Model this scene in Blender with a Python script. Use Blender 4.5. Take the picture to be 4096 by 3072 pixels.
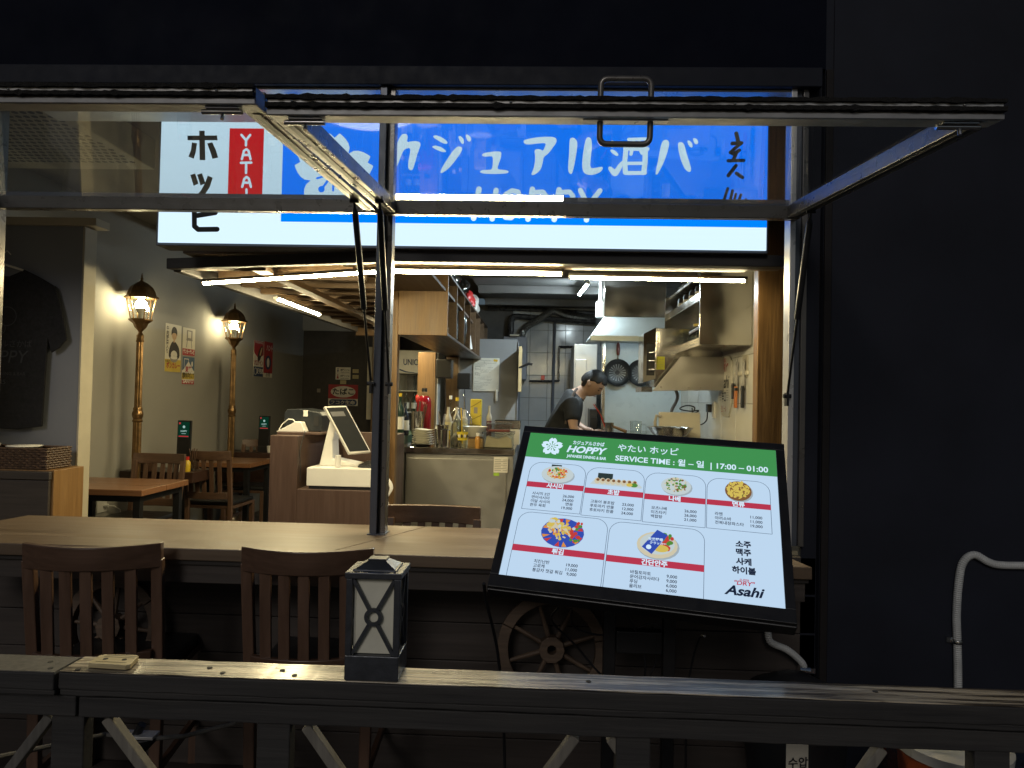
import bpy, bmesh, math, random
from mathutils import Vector, Matrix
import numpy as np
rnd = random.Random(7)
S = bpy.context.scene
COL = S.collection
for _o in list(bpy.data.objects): bpy.data.objects.remove(_o)

# ------------------------------------------------------------------ camera
cam_d = bpy.data.cameras.new('camera'); cam = bpy.data.objects.new('camera', cam_d); COL.objects.link(cam)
cam_d.sensor_width = 36.0; cam_d.lens = 24.96; cam_d.clip_start = 0.02; cam_d.clip_end = 500
cam.matrix_world = Matrix(((0.99910327, -0.02072737, 0.03691923, 0.0),
                           (0.03648025, -0.02117158, -0.99911008, -2.58),
                           (0.02149056, 0.99956097, -0.02039645, 1.5),
                           (0, 0, 0, 1)))
S.camera = cam
# ------------------------------------------------------------------ night sky, dim street light from behind the camera
W = bpy.data.worlds.new('World'); S.world = W; W.use_nodes = True
nt = W.node_tree; nt.nodes.clear()
sky = nt.nodes.new('ShaderNodeTexSky'); sky.sky_type = 'NISHITA'; sky.sun_disc = False
sky.sun_elevation = math.radians(28); sky.sun_rotation = math.radians(195)
bg = nt.nodes.new('ShaderNodeBackground'); bg.inputs[1].default_value = 0.014
wo = nt.nodes.new('ShaderNodeOutputWorld'); nt.links.new(sky.outputs[0], bg.inputs[0]); nt.links.new(bg.outputs[0], wo.inputs[0])
sun_d = bpy.data.lights.new('sun', 'SUN'); sun_d.energy = 0.50; sun_d.angle = math.radians(16); sun_d.color = (1.0, 0.95, 0.90)
sun = bpy.data.objects.new('sun', sun_d); COL.objects.link(sun)
sun.rotation_euler = Vector((0.22, 0.85, -0.47)).to_track_quat('-Z', 'Y').to_euler()
S.view_settings.view_transform = 'Standard'; S.view_settings.look = 'None'; S.view_settings.gamma = 1.0
S.view_settings.exposure = 0.0; S.view_settings.use_curve_mapping = False
S.render.engine = 'CYCLES'
cy = S.cycles
cy.use_denoising = True
try: cy.denoiser = 'OPENIMAGEDENOISE'
except Exception: pass
cy.max_bounces = 7; cy.diffuse_bounces = 5; cy.glossy_bounces = 4; cy.transmission_bounces = 6; cy.transparent_max_bounces = 20
cy.caustics_reflective = False; cy.caustics_refractive = False; cy.sample_clamp_indirect = 4.0; cy.use_light_tree = True

# ------------------------------------------------------------------ materials
MATS = {}
def _new(name):
    m = bpy.data.materials.new(name); m.use_nodes = True
    t = m.node_tree; b = t.nodes['Principled BSDF']
    return m, t, b
def col4(c): return (c[0], c[1], c[2], 1)
def coords(t, scale=(1, 1, 1), rot=(0, 0, 0)):
    tc = t.nodes.new('ShaderNodeTexCoord'); mp = t.nodes.new('ShaderNodeMapping')
    mp.inputs['Scale'].default_value = scale; mp.inputs['Rotation'].default_value = rot
    t.links.new(tc.outputs['Object'], mp.inputs['Vector']); return mp.outputs[0]
def noise(t, vec, scale, detail=4, rough=.55, dist=0):
    n = t.nodes.new('ShaderNodeTexNoise'); n.inputs['Scale'].default_value = scale; n.inputs['Detail'].default_value = detail
    n.inputs['Roughness'].default_value = rough; n.inputs['Distortion'].default_value = dist
    t.links.new(vec, n.inputs['Vector']); return n.outputs[0]
def ramp(t, fac, stops):
    r = t.nodes.new('ShaderNodeValToRGB'); e = r.color_ramp.elements
    while len(e) < len(stops): e.new(.5)
    for k, (p, c) in enumerate(stops): e[k].position = p; e[k].color = col4(c)
    t.links.new(fac, r.inputs[0]); return r.outputs[0]
def bump(t, b, h, strength, dist=.01):
    n = t.nodes.new('ShaderNodeBump'); n.inputs['Strength'].default_value = strength; n.inputs['Distance'].default_value = dist
    t.links.new(h, n.inputs['Height']); t.links.new(n.outputs[0], b.inputs['Normal'])
def plain(name, c, rough=.5, metal=0.0, var=.12, scale=9, bmp=0.0, bscale=60, coat=0, spec=None, alpha=None):
    if name in MATS: return MATS[name]
    m, t, b = _new(name)
    b.inputs['Roughness'].default_value = rough; b.inputs['Metallic'].default_value = metal
    if coat: b.inputs['Coat Weight'].default_value = coat
    if spec is not None: b.inputs['Specular IOR Level'].default_value = spec
    v = coords(t)
    n = noise(t, v, scale, 5)
    lo = [x * (1 - var) for x in c]; hi = [min(1, x * (1 + var)) for x in c]
    t.links.new(ramp(t, n, [(.3, lo), (.7, hi)]), b.inputs['Base Color'])
    rr = ramp(t, noise(t, v, scale * 2.3, 3), [(.3, [max(0.02, rough - .06)] * 3), (.7, [min(1, rough + .08)] * 3)])
    t.links.new(rr, b.inputs['Roughness'])
    if bmp: bump(t, b, noise(t, v, bscale, 3), bmp, .004)
    MATS[name] = m; return m
def wood(name, c1, c2, axis=0, fine=1.0, rough=.45, bmp=.25, coat=0.0, wear=None):
    if name in MATS: return MATS[name]
    m, t, b = _new(name)
    sc = [14 * fine, 14 * fine, 14 * fine]; sc[axis] = 1.1 * fine
    v = coords(t, tuple(sc))
    n1 = noise(t, v, 1.6, 6, .62, .6)
    s2 = [70 * fine] * 3; s2[axis] = 3.0 * fine
    n2 = noise(t, coords(t, tuple(s2)), 1.2, 3)
    mx = t.nodes.new('ShaderNodeMix'); mx.data_type = 'FLOAT'; mx.inputs[0].default_value = .42
    t.links.new(n1, mx.inputs[2]); t.links.new(n2, mx.inputs[3])
    mid = [(a + q) / 2 for a, q in zip(c1, c2)]
    c = ramp(t, mx.outputs[0], [(.32, c1), (.5, mid), (.66, c2)])
    if wear:
        wn = noise(t, coords(t, tuple(x * .35 for x in s2)), 1.0, 6, .7)
        mk = ramp(t, wn, [(.47, (0, 0, 0)), (.56, (1, 1, 1))])
        m2 = t.nodes.new('ShaderNodeMix'); m2.data_type = 'RGBA'
        t.links.new(mk, m2.inputs[0]); t.links.new(c, m2.inputs[6]); m2.inputs[7].default_value = col4(wear); c = m2.outputs[2]
    t.links.new(c, b.inputs['Base Color'])
    t.links.new(ramp(t, n1, [(.3, [max(0.02, rough - .08)] * 3), (.7, [min(1, rough + .1)] * 3)]), b.inputs['Roughness'])
    if coat: b.inputs['Coat Weight'].default_value = coat; b.inputs['Coat Roughness'].default_value = .15
    bump(t, b, mx.outputs[0], bmp, .004)
    MATS[name] = m; return m
def steel(name, c=(.55, .54, .52), rough=.28, axis=0, aniso=True, bmp=.22):
    if name in MATS: return MATS[name]
    m, t, b = _new(name)
    b.inputs['Metallic'].default_value = 1.0; b.inputs['Base Color'].default_value = col4(c)
    sc = [60.0] * 3; sc[axis] = 2.0
    n = noise(t, coords(t, tuple(sc)), 1.0, 3)
    big = noise(t, coords(t), 5.0, 1)
    t.links.new(ramp(t, big, [(.3, [rough - .03] * 3), (.7, [rough + .04] * 3)]), b.inputs['Roughness'])
    ad = t.nodes.new('ShaderNodeMath'); ad.operation = 'MULTIPLY_ADD'; ad.inputs[1].default_value = .0
    t.links.new(n, ad.inputs[0]); t.links.new(big, ad.inputs[2])
    bump(t, b, ad.outputs[0], bmp, .03)
    MATS[name] = m; return m
def emis(name, c, s=1.0):
    if name in MATS: return MATS[name]
    m = bpy.data.materials.new(name); m.use_nodes = True; t = m.node_tree; t.nodes.clear()
    e = t.nodes.new('ShaderNodeEmission'); e.inputs[0].default_value = col4(c); e.inputs[1].default_value = s
    o = t.nodes.new('ShaderNodeOutputMaterial'); t.links.new(e.outputs[0], o.inputs[0])
    MATS[name] = m; return m
def pane(name, tint=(.9, .93, .95), f0=.045, rough=.02, smear=0.0, refl=1.0):
    """thin clear sheet: see-through with a mirror reflection that grows at grazing angles"""
    if name in MATS: return MATS[name]
    m = bpy.data.materials.new(name); m.use_nodes = True; t = m.node_tree; t.nodes.clear()
    tr = t.nodes.new('ShaderNodeBsdfTransparent'); tr.inputs[0].default_value = col4(tint)
    gl = t.nodes.new('ShaderNodeBsdfGlossy'); gl.inputs['Roughness'].default_value = rough
    lw = t.nodes.new('ShaderNodeLayerWeight'); lw.inputs[0].default_value = .5
    pw = t.nodes.new('ShaderNodeMath'); pw.operation = 'POWER'; pw.inputs[1].default_value = 5.0
    ma = t.nodes.new('ShaderNodeMath'); ma.operation = 'MULTIPLY_ADD'; ma.inputs[1].default_value = 1 - f0; ma.inputs[2].default_value = f0
    t.links.new(lw.outputs['Facing'], pw.inputs[0]); t.links.new(pw.outputs[0], ma.inputs[0])
    md = t.nodes.new('ShaderNodeMath'); md.operation = 'MULTIPLY'; md.inputs[1].default_value = refl; t.links.new(ma.outputs[0], md.inputs[0])
    mx = t.nodes.new('ShaderNodeMixShader'); t.links.new(md.outputs[0], mx.inputs[0]); t.links.new(tr.outputs[0], mx.inputs[1]); t.links.new(gl.outputs[0], mx.inputs[2])
    last = mx.outputs[0]
    if smear:
        df = t.nodes.new('ShaderNodeBsdfDiffuse'); df.inputs[0].default_value = (.6, .6, .58, 1)
        n = noise(t, coords(t, (6, 40, 6), (0, 0, .5)), 2.0, 6, .7)
        mk = ramp(t, n, [(.55, (0, 0, 0)), (.75, [smear] * 3)])
        m2 = t.nodes.new('ShaderNodeMixShader'); t.links.new(mk, m2.inputs[0]); t.links.new(last, m2.inputs[1]); t.links.new(df.outputs[0], m2.inputs[2]); last = m2.outputs[0]
    o = t.nodes.new('ShaderNodeOutputMaterial'); t.links.new(last, o.inputs[0])
    MATS[name] = m; return m

# ------------------------------------------------------------------ mesh helpers
BASE = {}
class MB:
    def __init__(s): s.v = []; s.f = []
    def quad(s, pts):
        n = len(s.v); s.v += [tuple(p) for p in pts]; s.f.append(tuple(range(n, n + len(pts)))); return s
    def box(s, x0, x1, y0, y1, z0, z1):
        n = len(s.v)
        s.v += [(x, y, z) for z in (z0, z1) for y in (y0, y1) for x in (x0, x1)]
        for q in ((0, 2, 3, 1), (4, 5, 7, 6), (0, 1, 5, 4), (2, 6, 7, 3), (0, 4, 6, 2), (1, 3, 7, 5)): s.f.append(tuple(n + i for i in q))
        return s
    def obox(s, o, a, b, c):
        """box from corner o with edge vectors a, b, c"""
        o, a, b, c = map(Vector, (o, a, b, c)); n = len(s.v)
        s.v += [tuple(o + a * i + b * j + c * k) for k in (0, 1) for j in (0, 1) for i in (0, 1)]
        for q in ((0, 2, 3, 1), (4, 5, 7, 6), (0, 1, 5, 4), (2, 6, 7, 3), (0, 4, 6, 2), (1, 3, 7, 5)): s.f.append(tuple(n + i for i in q))
        return s
    def bar(s, p0, p1, w, h, up=(0, 0, 1)):
        """rectangular bar along p0-p1, w sideways, h along up"""
        p0, p1, up = Vector(p0), Vector(p1), Vector(up); d = p1 - p0
        sd = d.cross(up).normalized(); u = sd.cross(d).normalized()
        return s.obox(p0 - sd * w / 2 - u * h / 2, d, sd * w, u * h)
    def ring(s, c, ax, r, n, ph=0.0, rx=None):
        ax = Vector(ax).normalized(); a = ax.orthogonal().normalized(); b = ax.cross(a)
        k = len(s.v); c = Vector(c)
        for i in range(n):
            t = 2 * math.pi * i / n + ph; s.v.append(tuple(c + a * (r * math.cos(t)) + b * ((rx or r) * math.sin(t))))
        return k
    def tube(s, path, r, n=8, cap=True, closed=False):
        P = [Vector(p) for p in path]; R = r if isinstance(r, (list, tuple)) else [r] * len(P)
        ks = []; prev = None
        for i, p in enumerate(P):
            if closed: d = P[(i + 1) % len(P)] - P[i - 1]
            else: d = P[min(i + 1, len(P) - 1)] - P[max(i - 1, 0)]
            d.normalize()
            a = d.orthogonal().normalized() if prev is None else (prev - d * prev.dot(d)).normalized()
            prev = a; b = d.cross(a); k = len(s.v); ks.append(k)
            for j in range(n):
                t = 2 * math.pi * j / n; s.v.append(tuple(p + a * (R[i] * math.cos(t)) + b * (R[i] * math.sin(t))))
        m = len(ks)
        for i in range(m if closed else m - 1):
            k0, k1 = ks[i], ks[(i + 1) % m]
            for j in range(n): s.f.append((k0 + j, k0 + (j + 1) % n, k1 + (j + 1) % n, k1 + j))
        if cap and not closed:
            s.f.append(tuple(reversed(range(ks[0], ks[0] + n)))); s.f.append(tuple(range(ks[-1], ks[-1] + n)))
        return s
    def lathe(s, prof, c=(0, 0, 0), n=20, ph=0.0, sx=1.0, sy=1.0, cap=True):
        ks = []
        for r, z in prof:
            k = len(s.v); ks.append(k)
            for j in range(n):
                t = 2 * math.pi * j / n + ph; s.v.append((c[0] + r * sx * math.cos(t), c[1] + r * sy * math.sin(t), c[2] + z))
        for k0, k1 in zip(ks, ks[1:]):
            for j in range(n): s.f.append((k0 + j, k0 + (j + 1) % n, k1 + (j + 1) % n, k1 + j))
        if cap:
            s.f.append(tuple(reversed(range(ks[0], ks[0] + n)))); s.f.append(tuple(range(ks[-1], ks[-1] + n)))
        return s
    def extrude(s, pts, dvec):
        """closed polygon pts (3d) swept by dvec, both ends capped"""
        d = Vector(dvec); n = len(s.v); m = len(pts)
        s.v += [tuple(p) for p in pts] + [tuple(Vector(p) + d) for p in pts]
        s.f.append(tuple(reversed(range(n, n + m)))); s.f.append(tuple(range(n + m, n + 2 * m)))
        for i in range(m): s.f.append((n + i, n + (i + 1) % m, n + m + (i + 1) % m, n + m + i))
        return s
    def blob(s, c, r, seed=0, amp=.25, nu=14, nv=9):
        q = random.Random(seed); ph = [(q.uniform(0, 6.28), q.uniform(1.5, 5), q.uniform(1.5, 5)) for _ in range(5)]
        k = len(s.v)
        for i in range(nv + 1):
            th = math.pi * i / nv
            for j in range(nu):
                p = 2 * math.pi * j / nu
                w = 1 + amp * sum(math.sin(a + b * th + round(e) * p) for a, b, e in ph) / 3
                s.v.append((c[0] + r[0] * w * math.sin(th) * math.cos(p), c[1] + r[1] * w * math.sin(th) * math.sin(p), c[2] + r[2] * w * math.cos(th)))
        for i in range(nv):
            for j in range(nu): s.f.append((k + i * nu + j, k + i * nu + (j + 1) % nu, k + (i + 1) * nu + (j + 1) % nu, k + (i + 1) * nu + j))
        return s
    def raw(s, v, f):
        n = len(s.v); s.v += [tuple(x) for x in v]; s.f += [tuple(n + i for i in q) for q in f]; return s
    def mesh(s, name, off):
        me = bpy.data.meshes.new(name)
        me.from_pydata([(x - off[0], y - off[1], z - off[2]) for x, y, z in s.v], [], s.f); me.update(); return me
    def build(s, name, mat, parent=None, smooth=False, bevel=0.0, off=None, fix=True):
        b = off if off is not None else (BASE[parent.name] if parent is not None else (0, 0, 0))
        me = s.mesh(name, b)
        if fix:
            bm = bmesh.new(); bm.from_mesh(me); bmesh.ops.recalc_face_normals(bm, faces=bm.faces); bm.to_mesh(me); bm.free()
        o = bpy.data.objects.new(name, me); COL.objects.link(o)
        me.materials.append(mat)
        if smooth:
            for p in me.polygons: p.use_smooth = True
            try: me.set_sharp_from_angle(angle=math.radians(smooth if smooth > 1 else 40))
            except Exception: pass
        if bevel:
            bv = o.modifiers.new('bevel', 'BEVEL'); bv.width = bevel; bv.segments = 2; bv.limit_method = 'ANGLE'; bv.angle_limit = math.radians(50)
        if parent is not None: o.parent = parent
        BASE[o.name] = b
        return o
def tag(o, label=None, cat=None, group=None, kind=None):
    if label: o['label'] = label
    if cat: o['category'] = cat
    if group: o['group'] = group
    if kind: o['kind'] = kind
    return o
def thing(name, label, cat, loc=(0, 0, 0), group=None):
    o = bpy.data.objects.new(name, None); COL.objects.link(o); o.location = loc; o.empty_display_size = .1
    BASE[o.name] = tuple(loc); return tag(o, label, cat, group)
def copy_tree(o, parent=None):
    c = o.copy(); COL.objects.link(c)
    if parent is not None: c.parent = parent
    for ch in list(o.children): copy_tree(ch, c)
    return c
def chaikin(pts, it=2):
    for _ in range(it):
        q = []
        for i in range(len(pts)):
            a, b = pts[i], pts[(i + 1) % len(pts)]
            q.append((a[0] * .75 + b[0] * .25, a[1] * .75 + b[1] * .25)); q.append((a[0] * .25 + b[0] * .75, a[1] * .25 + b[1] * .75))
        pts = q
    return pts
_TXT = {}
def text_geo(body, bold=0.0, shear=0.0):
    key = (body, bold, shear)
    if key in _TXT: return _TXT[key]
    cu = bpy.data.curves.new('txt', 'FONT'); cu.body = body; cu.size = 1.0; cu.offset = bold; cu.shear = shear; cu.resolution_u = 3
    ob = bpy.data.objects.new('txt', cu)
    me = bpy.data.meshes.new_from_object(ob)
    v = [(p.co.x, p.co.y) for p in me.vertices]; f = [tuple(p.vertices) for p in me.polygons]
    bpy.data.objects.remove(ob); bpy.data.curves.remove(cu); bpy.data.meshes.remove(me)
    _TXT[key] = (v, f); return v, f
ONE_PIECE = ('blue_field', 'red_field', 'header_band', 'screen', 'sticker', 'blossom')
class Panel:
    """flat print on a face: o = origin, U right, V up, all drawn a hair proud of the face"""
    def __init__(s, o, U, V):
        s.o = Vector(o); s.U = Vector(U).normalized(); s.V = Vector(V).normalized(); s.N = s.U.cross(s.V); s.m = {}
    def p(s, u, v, h): return tuple(s.o + s.U * u + s.V * v + s.N * h)
    def mb(s, name, mat): return s.m.setdefault((name, mat.name), (MB(), mat))[0]
    k = 0
    def poly(s, pts, mat, h=.001, name="print"):
        s.k += 1; h += (s.k % 60) * 3e-6
        s.mb(name, mat).quad([s.p(u, v, h) for u, v in pts])
    def rect(s, u0, v0, u1, v1, mat, h=.001, name='print'): s.poly([(u0, v0), (u1, v0), (u1, v1), (u0, v1)], mat, h, name)
    def disc(s, u, v, r, mat, h=.001, name='print', ry=None, n=20, rot=0.0):
        c, q = math.cos(rot), math.sin(rot); ry = ry or r
        s.poly([(u + r * math.cos(t) * c - ry * math.sin(t) * q, v + r * math.cos(t) * q + ry * math.sin(t) * c) for t in [2 * math.pi * i / n for i in range(n)]], mat, h, name)
    def ringp(s, u, v, r0, r1, mat, h=.001, name='print', n=24):
        for i in range(n):
            a, b = 2 * math.pi * i / n, 2 * math.pi * (i + 1) / n
            s.poly([(u + r0 * math.cos(a), v + r0 * math.sin(a)), (u + r1 * math.cos(a), v + r1 * math.sin(a)), (u + r1 * math.cos(b), v + r1 * math.sin(b)), (u + r0 * math.cos(b), v + r0 * math.sin(b))], mat, h, name)
    def stroke(s, pts, w, mat, h=.001, name='print', caps=True):
        for a, b in zip(pts, pts[1:]):
            dx, dy = b[0] - a[0], b[1] - a[1]; L = math.hypot(dx, dy) or 1e-6; nx, ny = -dy / L * w / 2, dx / L * w / 2
            s.poly([(a[0] + nx, a[1] + ny), (b[0] + nx, b[1] + ny), (b[0] - nx, b[1] - ny), (a[0] - nx, a[1] - ny)], mat, h, name)
        if caps:
            for k, p in enumerate(pts): s.disc(p[0], p[1], w / 2, mat, h + .0001 + .00002 * k, name, n=10)
    def text(s, body, u, v, size, mat, h=.001, name='lettering', align='C', bold=0.0, shear=0.0, xs=1.0, width=None):
        V, F = text_geo(body, bold, shear)
        if not V: return
        x0 = min(p[0] for p in V); x1 = max(p[0] for p in V)
        if width: xs = width / ((x1 - x0) * size)
        off = {'L': x0, 'C': (x0 + x1) / 2, 'R': x1}[align]
        s.mb(name, mat).raw([s.p(u + (a - off) * size * xs, v + b * size, h) for a, b in V], F)
    def build(s, parent):
        for (n, _), (mb, mat) in s.m.items():
            o = mb.build(n.split('#')[0], mat, parent, fix=False)
            if '#' not in n and n not in ONE_PIECE: o['kind'] = 'stuff'

# ------------------------------------------------------------------ sign lettering outlines (metres on the sign face)
SIGN_WHITE= [[[-0.612,2.609],[-0.603,2.621],[-0.587,2.622],[-0.578,2.611],[-0.584,2.584],[-0.561,2.59],[-0.536,2.591],[-0.521,2.58],[-0.529,2.555],[-0.538,2.528],[-0.545,2.497],[-0.554,2.467],[-0.564,2.464],[-0.574,2.471],[-0.575,2.496],[-0.569,2.531],[-0.565,2.563],[-0.595,2.555],[-0.608,2.519],[-0.619,2.488],[-0.637,2.453],[-0.653,2.445],[-0.657,2.456],[-0.642,2.496],[-0.628,2.55],[-0.663,2.542],[-0.675,2.554],[-0.671,2.566],[-0.625,2.578],[-0.618,2.597]],[[-0.471,2.614],[-0.455,2.617],[-0.423,2.603],[-0.407,2.587],[-0.409,2.579],[-0.427,2.581],[-0.454,2.597],[-0.468,2.606]],[[-0.473,2.569],[-0.461,2.573],[-0.434,2.566],[-0.412,2.55],[-0.415,2.543],[-0.437,2.546],[-0.465,2.559],[-0.473,2.565]],[[-0.366,2.569],[-0.349,2.568],[-0.343,2.559],[-0.352,2.539],[-0.374,2.506],[-0.401,2.473],[-0.431,2.452],[-0.437,2.457],[-0.428,2.48],[-0.406,2.517],[-0.383,2.552]],[[-0.363,2.613],[-0.352,2.614],[-0.338,2.601],[-0.338,2.582],[-0.344,2.578],[-0.353,2.588],[-0.359,2.599]],[[-0.332,2.619],[-0.323,2.621],[-0.309,2.609],[-0.307,2.596],[-0.315,2.589],[-0.323,2.594],[-0.328,2.605]],[[-0.264,2.534],[-0.244,2.544],[-0.213,2.548],[-0.184,2.55],[-0.176,2.543],[-0.179,2.519],[-0.188,2.494],[-0.194,2.472],[-0.165,2.471],[-0.145,2.467],[-0.144,2.458],[-0.164,2.454],[-0.207,2.452],[-0.253,2.453],[-0.269,2.461],[-0.261,2.468],[-0.234,2.47],[-0.215,2.472],[-0.212,2.5],[-0.213,2.529],[-0.232,2.527],[-0.249,2.526]],[[-0.085,2.596],[-0.075,2.601],[-0.037,2.61],[0.009,2.614],[0.044,2.613],[0.057,2.605],[0.055,2.587],[0.041,2.568],[0.022,2.54],[0.003,2.528],[-0.0,2.505],[-0.007,2.474],[-0.026,2.455],[-0.043,2.448],[-0.049,2.453],[-0.038,2.478],[-0.033,2.509],[-0.033,2.536],[-0.038,2.554],[-0.028,2.561],[-0.011,2.56],[-0.001,2.552],[0.008,2.571],[0.012,2.587],[-0.021,2.585],[-0.063,2.579],[-0.081,2.583]],[[0.111,2.605],[0.122,2.612],[0.136,2.607],[0.145,2.592],[0.144,2.565],[0.138,2.522],[0.131,2.48],[0.124,2.457],[0.118,2.454],[0.109,2.464],[0.107,2.487],[0.11,2.534],[0.111,2.572]],[[0.18,2.608],[0.193,2.615],[0.204,2.605],[0.207,2.573],[0.203,2.531],[0.199,2.48],[0.224,2.483],[0.252,2.489],[0.255,2.478],[0.241,2.462],[0.209,2.451],[0.183,2.454],[0.17,2.467],[0.166,2.493],[0.168,2.531],[0.173,2.573]],[[0.284,2.603],[0.303,2.597],[0.32,2.585],[0.322,2.576],[0.313,2.575],[0.296,2.585]],[[0.282,2.556],[0.288,2.563],[0.304,2.558],[0.319,2.543],[0.318,2.534],[0.308,2.534],[0.293,2.545]],[[0.274,2.483],[0.284,2.491],[0.294,2.485],[0.305,2.475],[0.318,2.499],[0.336,2.516],[0.343,2.51],[0.337,2.491],[0.325,2.464],[0.313,2.449],[0.302,2.447],[0.288,2.458]],[[0.501,2.598],[0.512,2.605],[0.525,2.604],[0.532,2.591],[0.526,2.558],[0.514,2.52],[0.497,2.481],[0.484,2.458],[0.476,2.455],[0.476,2.469],[0.482,2.5],[0.489,2.539],[0.494,2.57]],[[0.567,2.593],[0.579,2.596],[0.59,2.592],[0.598,2.574],[0.604,2.547],[0.616,2.513],[0.625,2.482],[0.622,2.47],[0.613,2.469],[0.6,2.478],[0.586,2.505],[0.576,2.536],[0.569,2.566]],[[0.605,2.602],[0.616,2.603],[0.628,2.59],[0.629,2.576],[0.624,2.571],[0.615,2.578],[0.609,2.59]],[[0.629,2.611],[0.638,2.614],[0.65,2.605],[0.653,2.592],[0.643,2.585],[0.635,2.592],[0.632,2.601]]]
SIGN_WHITE_STROKE= [[0.021,[0.35,2.566],[0.346,2.514],[0.349,2.464]],[0.0222,[0.431,2.567],[0.431,2.515],[0.427,2.469]],[0.0168,[0.346,2.565],[0.441,2.565]],[0.0145,[0.358,2.503],[0.427,2.504]],[0.0168,[0.351,2.462],[0.431,2.463]],[0.0145,[0.383,2.599],[0.376,2.569],[0.371,2.542]],[0.013,[0.404,2.6],[0.408,2.565],[0.416,2.546]],[0.0138,[0.36,2.605],[0.448,2.608]],[0.0237,[-0.269,2.387],[-0.289,2.262]],[0.0229,[-0.196,2.383],[-0.21,2.26]],[0.0191,[-0.281,2.323],[-0.204,2.327]],[0.0214,[-0.103,2.377],[-0.128,2.382],[-0.155,2.365],[-0.168,2.33],[-0.169,2.295],[-0.155,2.268],[-0.13,2.266],[-0.107,2.288],[-0.094,2.327],[-0.097,2.361],[-0.103,2.377]],[0.0237,[-0.042,2.389],[-0.058,2.261]],[0.0206,[-0.042,2.375],[0.003,2.378],[0.018,2.359],[0.004,2.328],[-0.05,2.314]],[0.0237,[0.071,2.388],[0.053,2.261]],[0.0206,[0.072,2.377],[0.116,2.379],[0.131,2.36],[0.117,2.329],[0.063,2.315]],[0.0214,[0.161,2.387],[0.195,2.322]],[0.0214,[0.244,2.386],[0.195,2.322]],[0.0229,[0.195,2.322],[0.189,2.261]]]
SIGN_BLACK= [[[-1.487,2.628],[-1.463,2.628],[-1.456,2.5],[-1.481,2.5]],[[-1.538,2.606],[-1.408,2.608],[-1.405,2.587],[-1.537,2.586]],[[-1.517,2.577],[-1.495,2.573],[-1.499,2.535],[-1.507,2.506],[-1.531,2.515],[-1.521,2.542]],[[-1.45,2.573],[-1.428,2.578],[-1.412,2.546],[-1.4,2.512],[-1.425,2.506],[-1.435,2.535]],[[-1.52,2.435],[-1.499,2.442],[-1.483,2.398],[-1.504,2.388]],[[-1.49,2.437],[-1.469,2.443],[-1.452,2.399],[-1.474,2.39]],[[-1.443,2.433],[-1.421,2.424],[-1.433,2.384],[-1.45,2.356],[-1.48,2.328],[-1.491,2.345],[-1.471,2.369],[-1.456,2.397]]]
SIGN_BLACK_STROKE= [[0.0168,[0.81,2.634],[0.818,2.601]],[0.016,[0.794,2.591],[0.832,2.594]],[0.0145,[0.832,2.594],[0.804,2.57],[0.787,2.553]],[0.0153,[0.787,2.553],[0.8,2.547],[0.823,2.563]],[0.0153,[0.813,2.555],[0.799,2.522]],[0.0145,[0.778,2.518],[0.842,2.52]],[0.0153,[0.811,2.498],[0.779,2.455]],[0.0153,[0.813,2.465],[0.838,2.448]],[0.0122,[0.778,2.401],[0.76,2.342]],[0.0122,[0.798,2.392],[0.787,2.342]],[0.0107,[0.812,2.378],[0.803,2.342]],[0.0115,[0.833,2.375],[0.822,2.343]],[0.0099,[0.854,2.356],[0.849,2.339]],[0.013,[0.76,2.338],[0.851,2.335]],[0.0221,[-1.5,2.342],[-1.495,2.213],[-1.478,2.199],[-1.395,2.201]],[0.0221,[-1.485,2.259],[-1.405,2.273]],[0.0084,[-1.38,2.306],[-1.401,2.284],[-1.424,2.305],[-1.403,2.326],[-1.38,2.306]]]
YATAI= [[0.0104,[-1.301,2.611],[-1.28,2.588]],[0.0104,[-1.263,2.611],[-1.28,2.588]],[0.0104,[-1.28,2.588],[-1.28,2.566]],[0.0104,[-1.296,2.506],[-1.288,2.542],[-1.278,2.549],[-1.268,2.542],[-1.258,2.506]],[0.0104,[-1.29,2.524],[-1.265,2.524]],[0.0104,[-1.3,2.49],[-1.254,2.491]],[0.0104,[-1.277,2.491],[-1.276,2.446]],[0.0104,[-1.291,2.386],[-1.283,2.42],[-1.273,2.429],[-1.263,2.421],[-1.253,2.386]],[0.0104,[-1.285,2.404],[-1.26,2.404]],[0.0104,[-1.272,2.375],[-1.271,2.338]]]
# ------------------------------------------------------------------ palette
m_wallblack = plain('black_wall_paint', (.013, .015, .024), .65, var=.25, scale=2.2, bmp=.12, bscale=14, spec=.25)
m_fascia = plain('dark_fascia_paint', (.012, .014, .022), .6, var=.15, spec=.2)
m_darkwood = wood('dark_stained_wood', (.030, .023, .020), (.065, .052, .045), 0, .8, .6, .3)
m_counter = wood('counter_wood', (.090, .060, .038), (.158, .112, .074), 0, .55, .42, .1)
m_ply = plain('plywood_edge', (.02, .016, .014), .6)
m_chair = wood('mahogany_chair_wood', (.080, .043, .027), (.14, .078, .050), 2, 1.0, .4, .12, coat=.25)
m_chairtop = wood('mahogany_rail_wood', (.066, .036, .023), (.125, .070, .045), 0, 1.0, .38, .12, coat=.3)
m_leather = plain('black_seat_leather', (.012, .012, .013), .4, bmp=.2, bscale=150)
m_grey = plain('grey_wall_paint', (.31, .295, .265), .8, var=.05, scale=2, bmp=.06, bscale=90)
m_bluegrey = plain('slate_wall_paint', (.21, .22, .25), .8, var=.06, scale=2, bmp=.06, bscale=90)
m_cream = plain('cream_trim_paint', (.42, .38, .3), .6, var=.06)
m_floor = plain('dark_floor', (.06, .05, .045), .4, var=.3, scale=2)
m_ceil = plain('dark_ceiling', (.09, .09, .09), .8, var=.2, scale=2)
m_ceilw = plain('dining_ceiling', (.16, .145, .125), .85, var=.1, scale=2)
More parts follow.
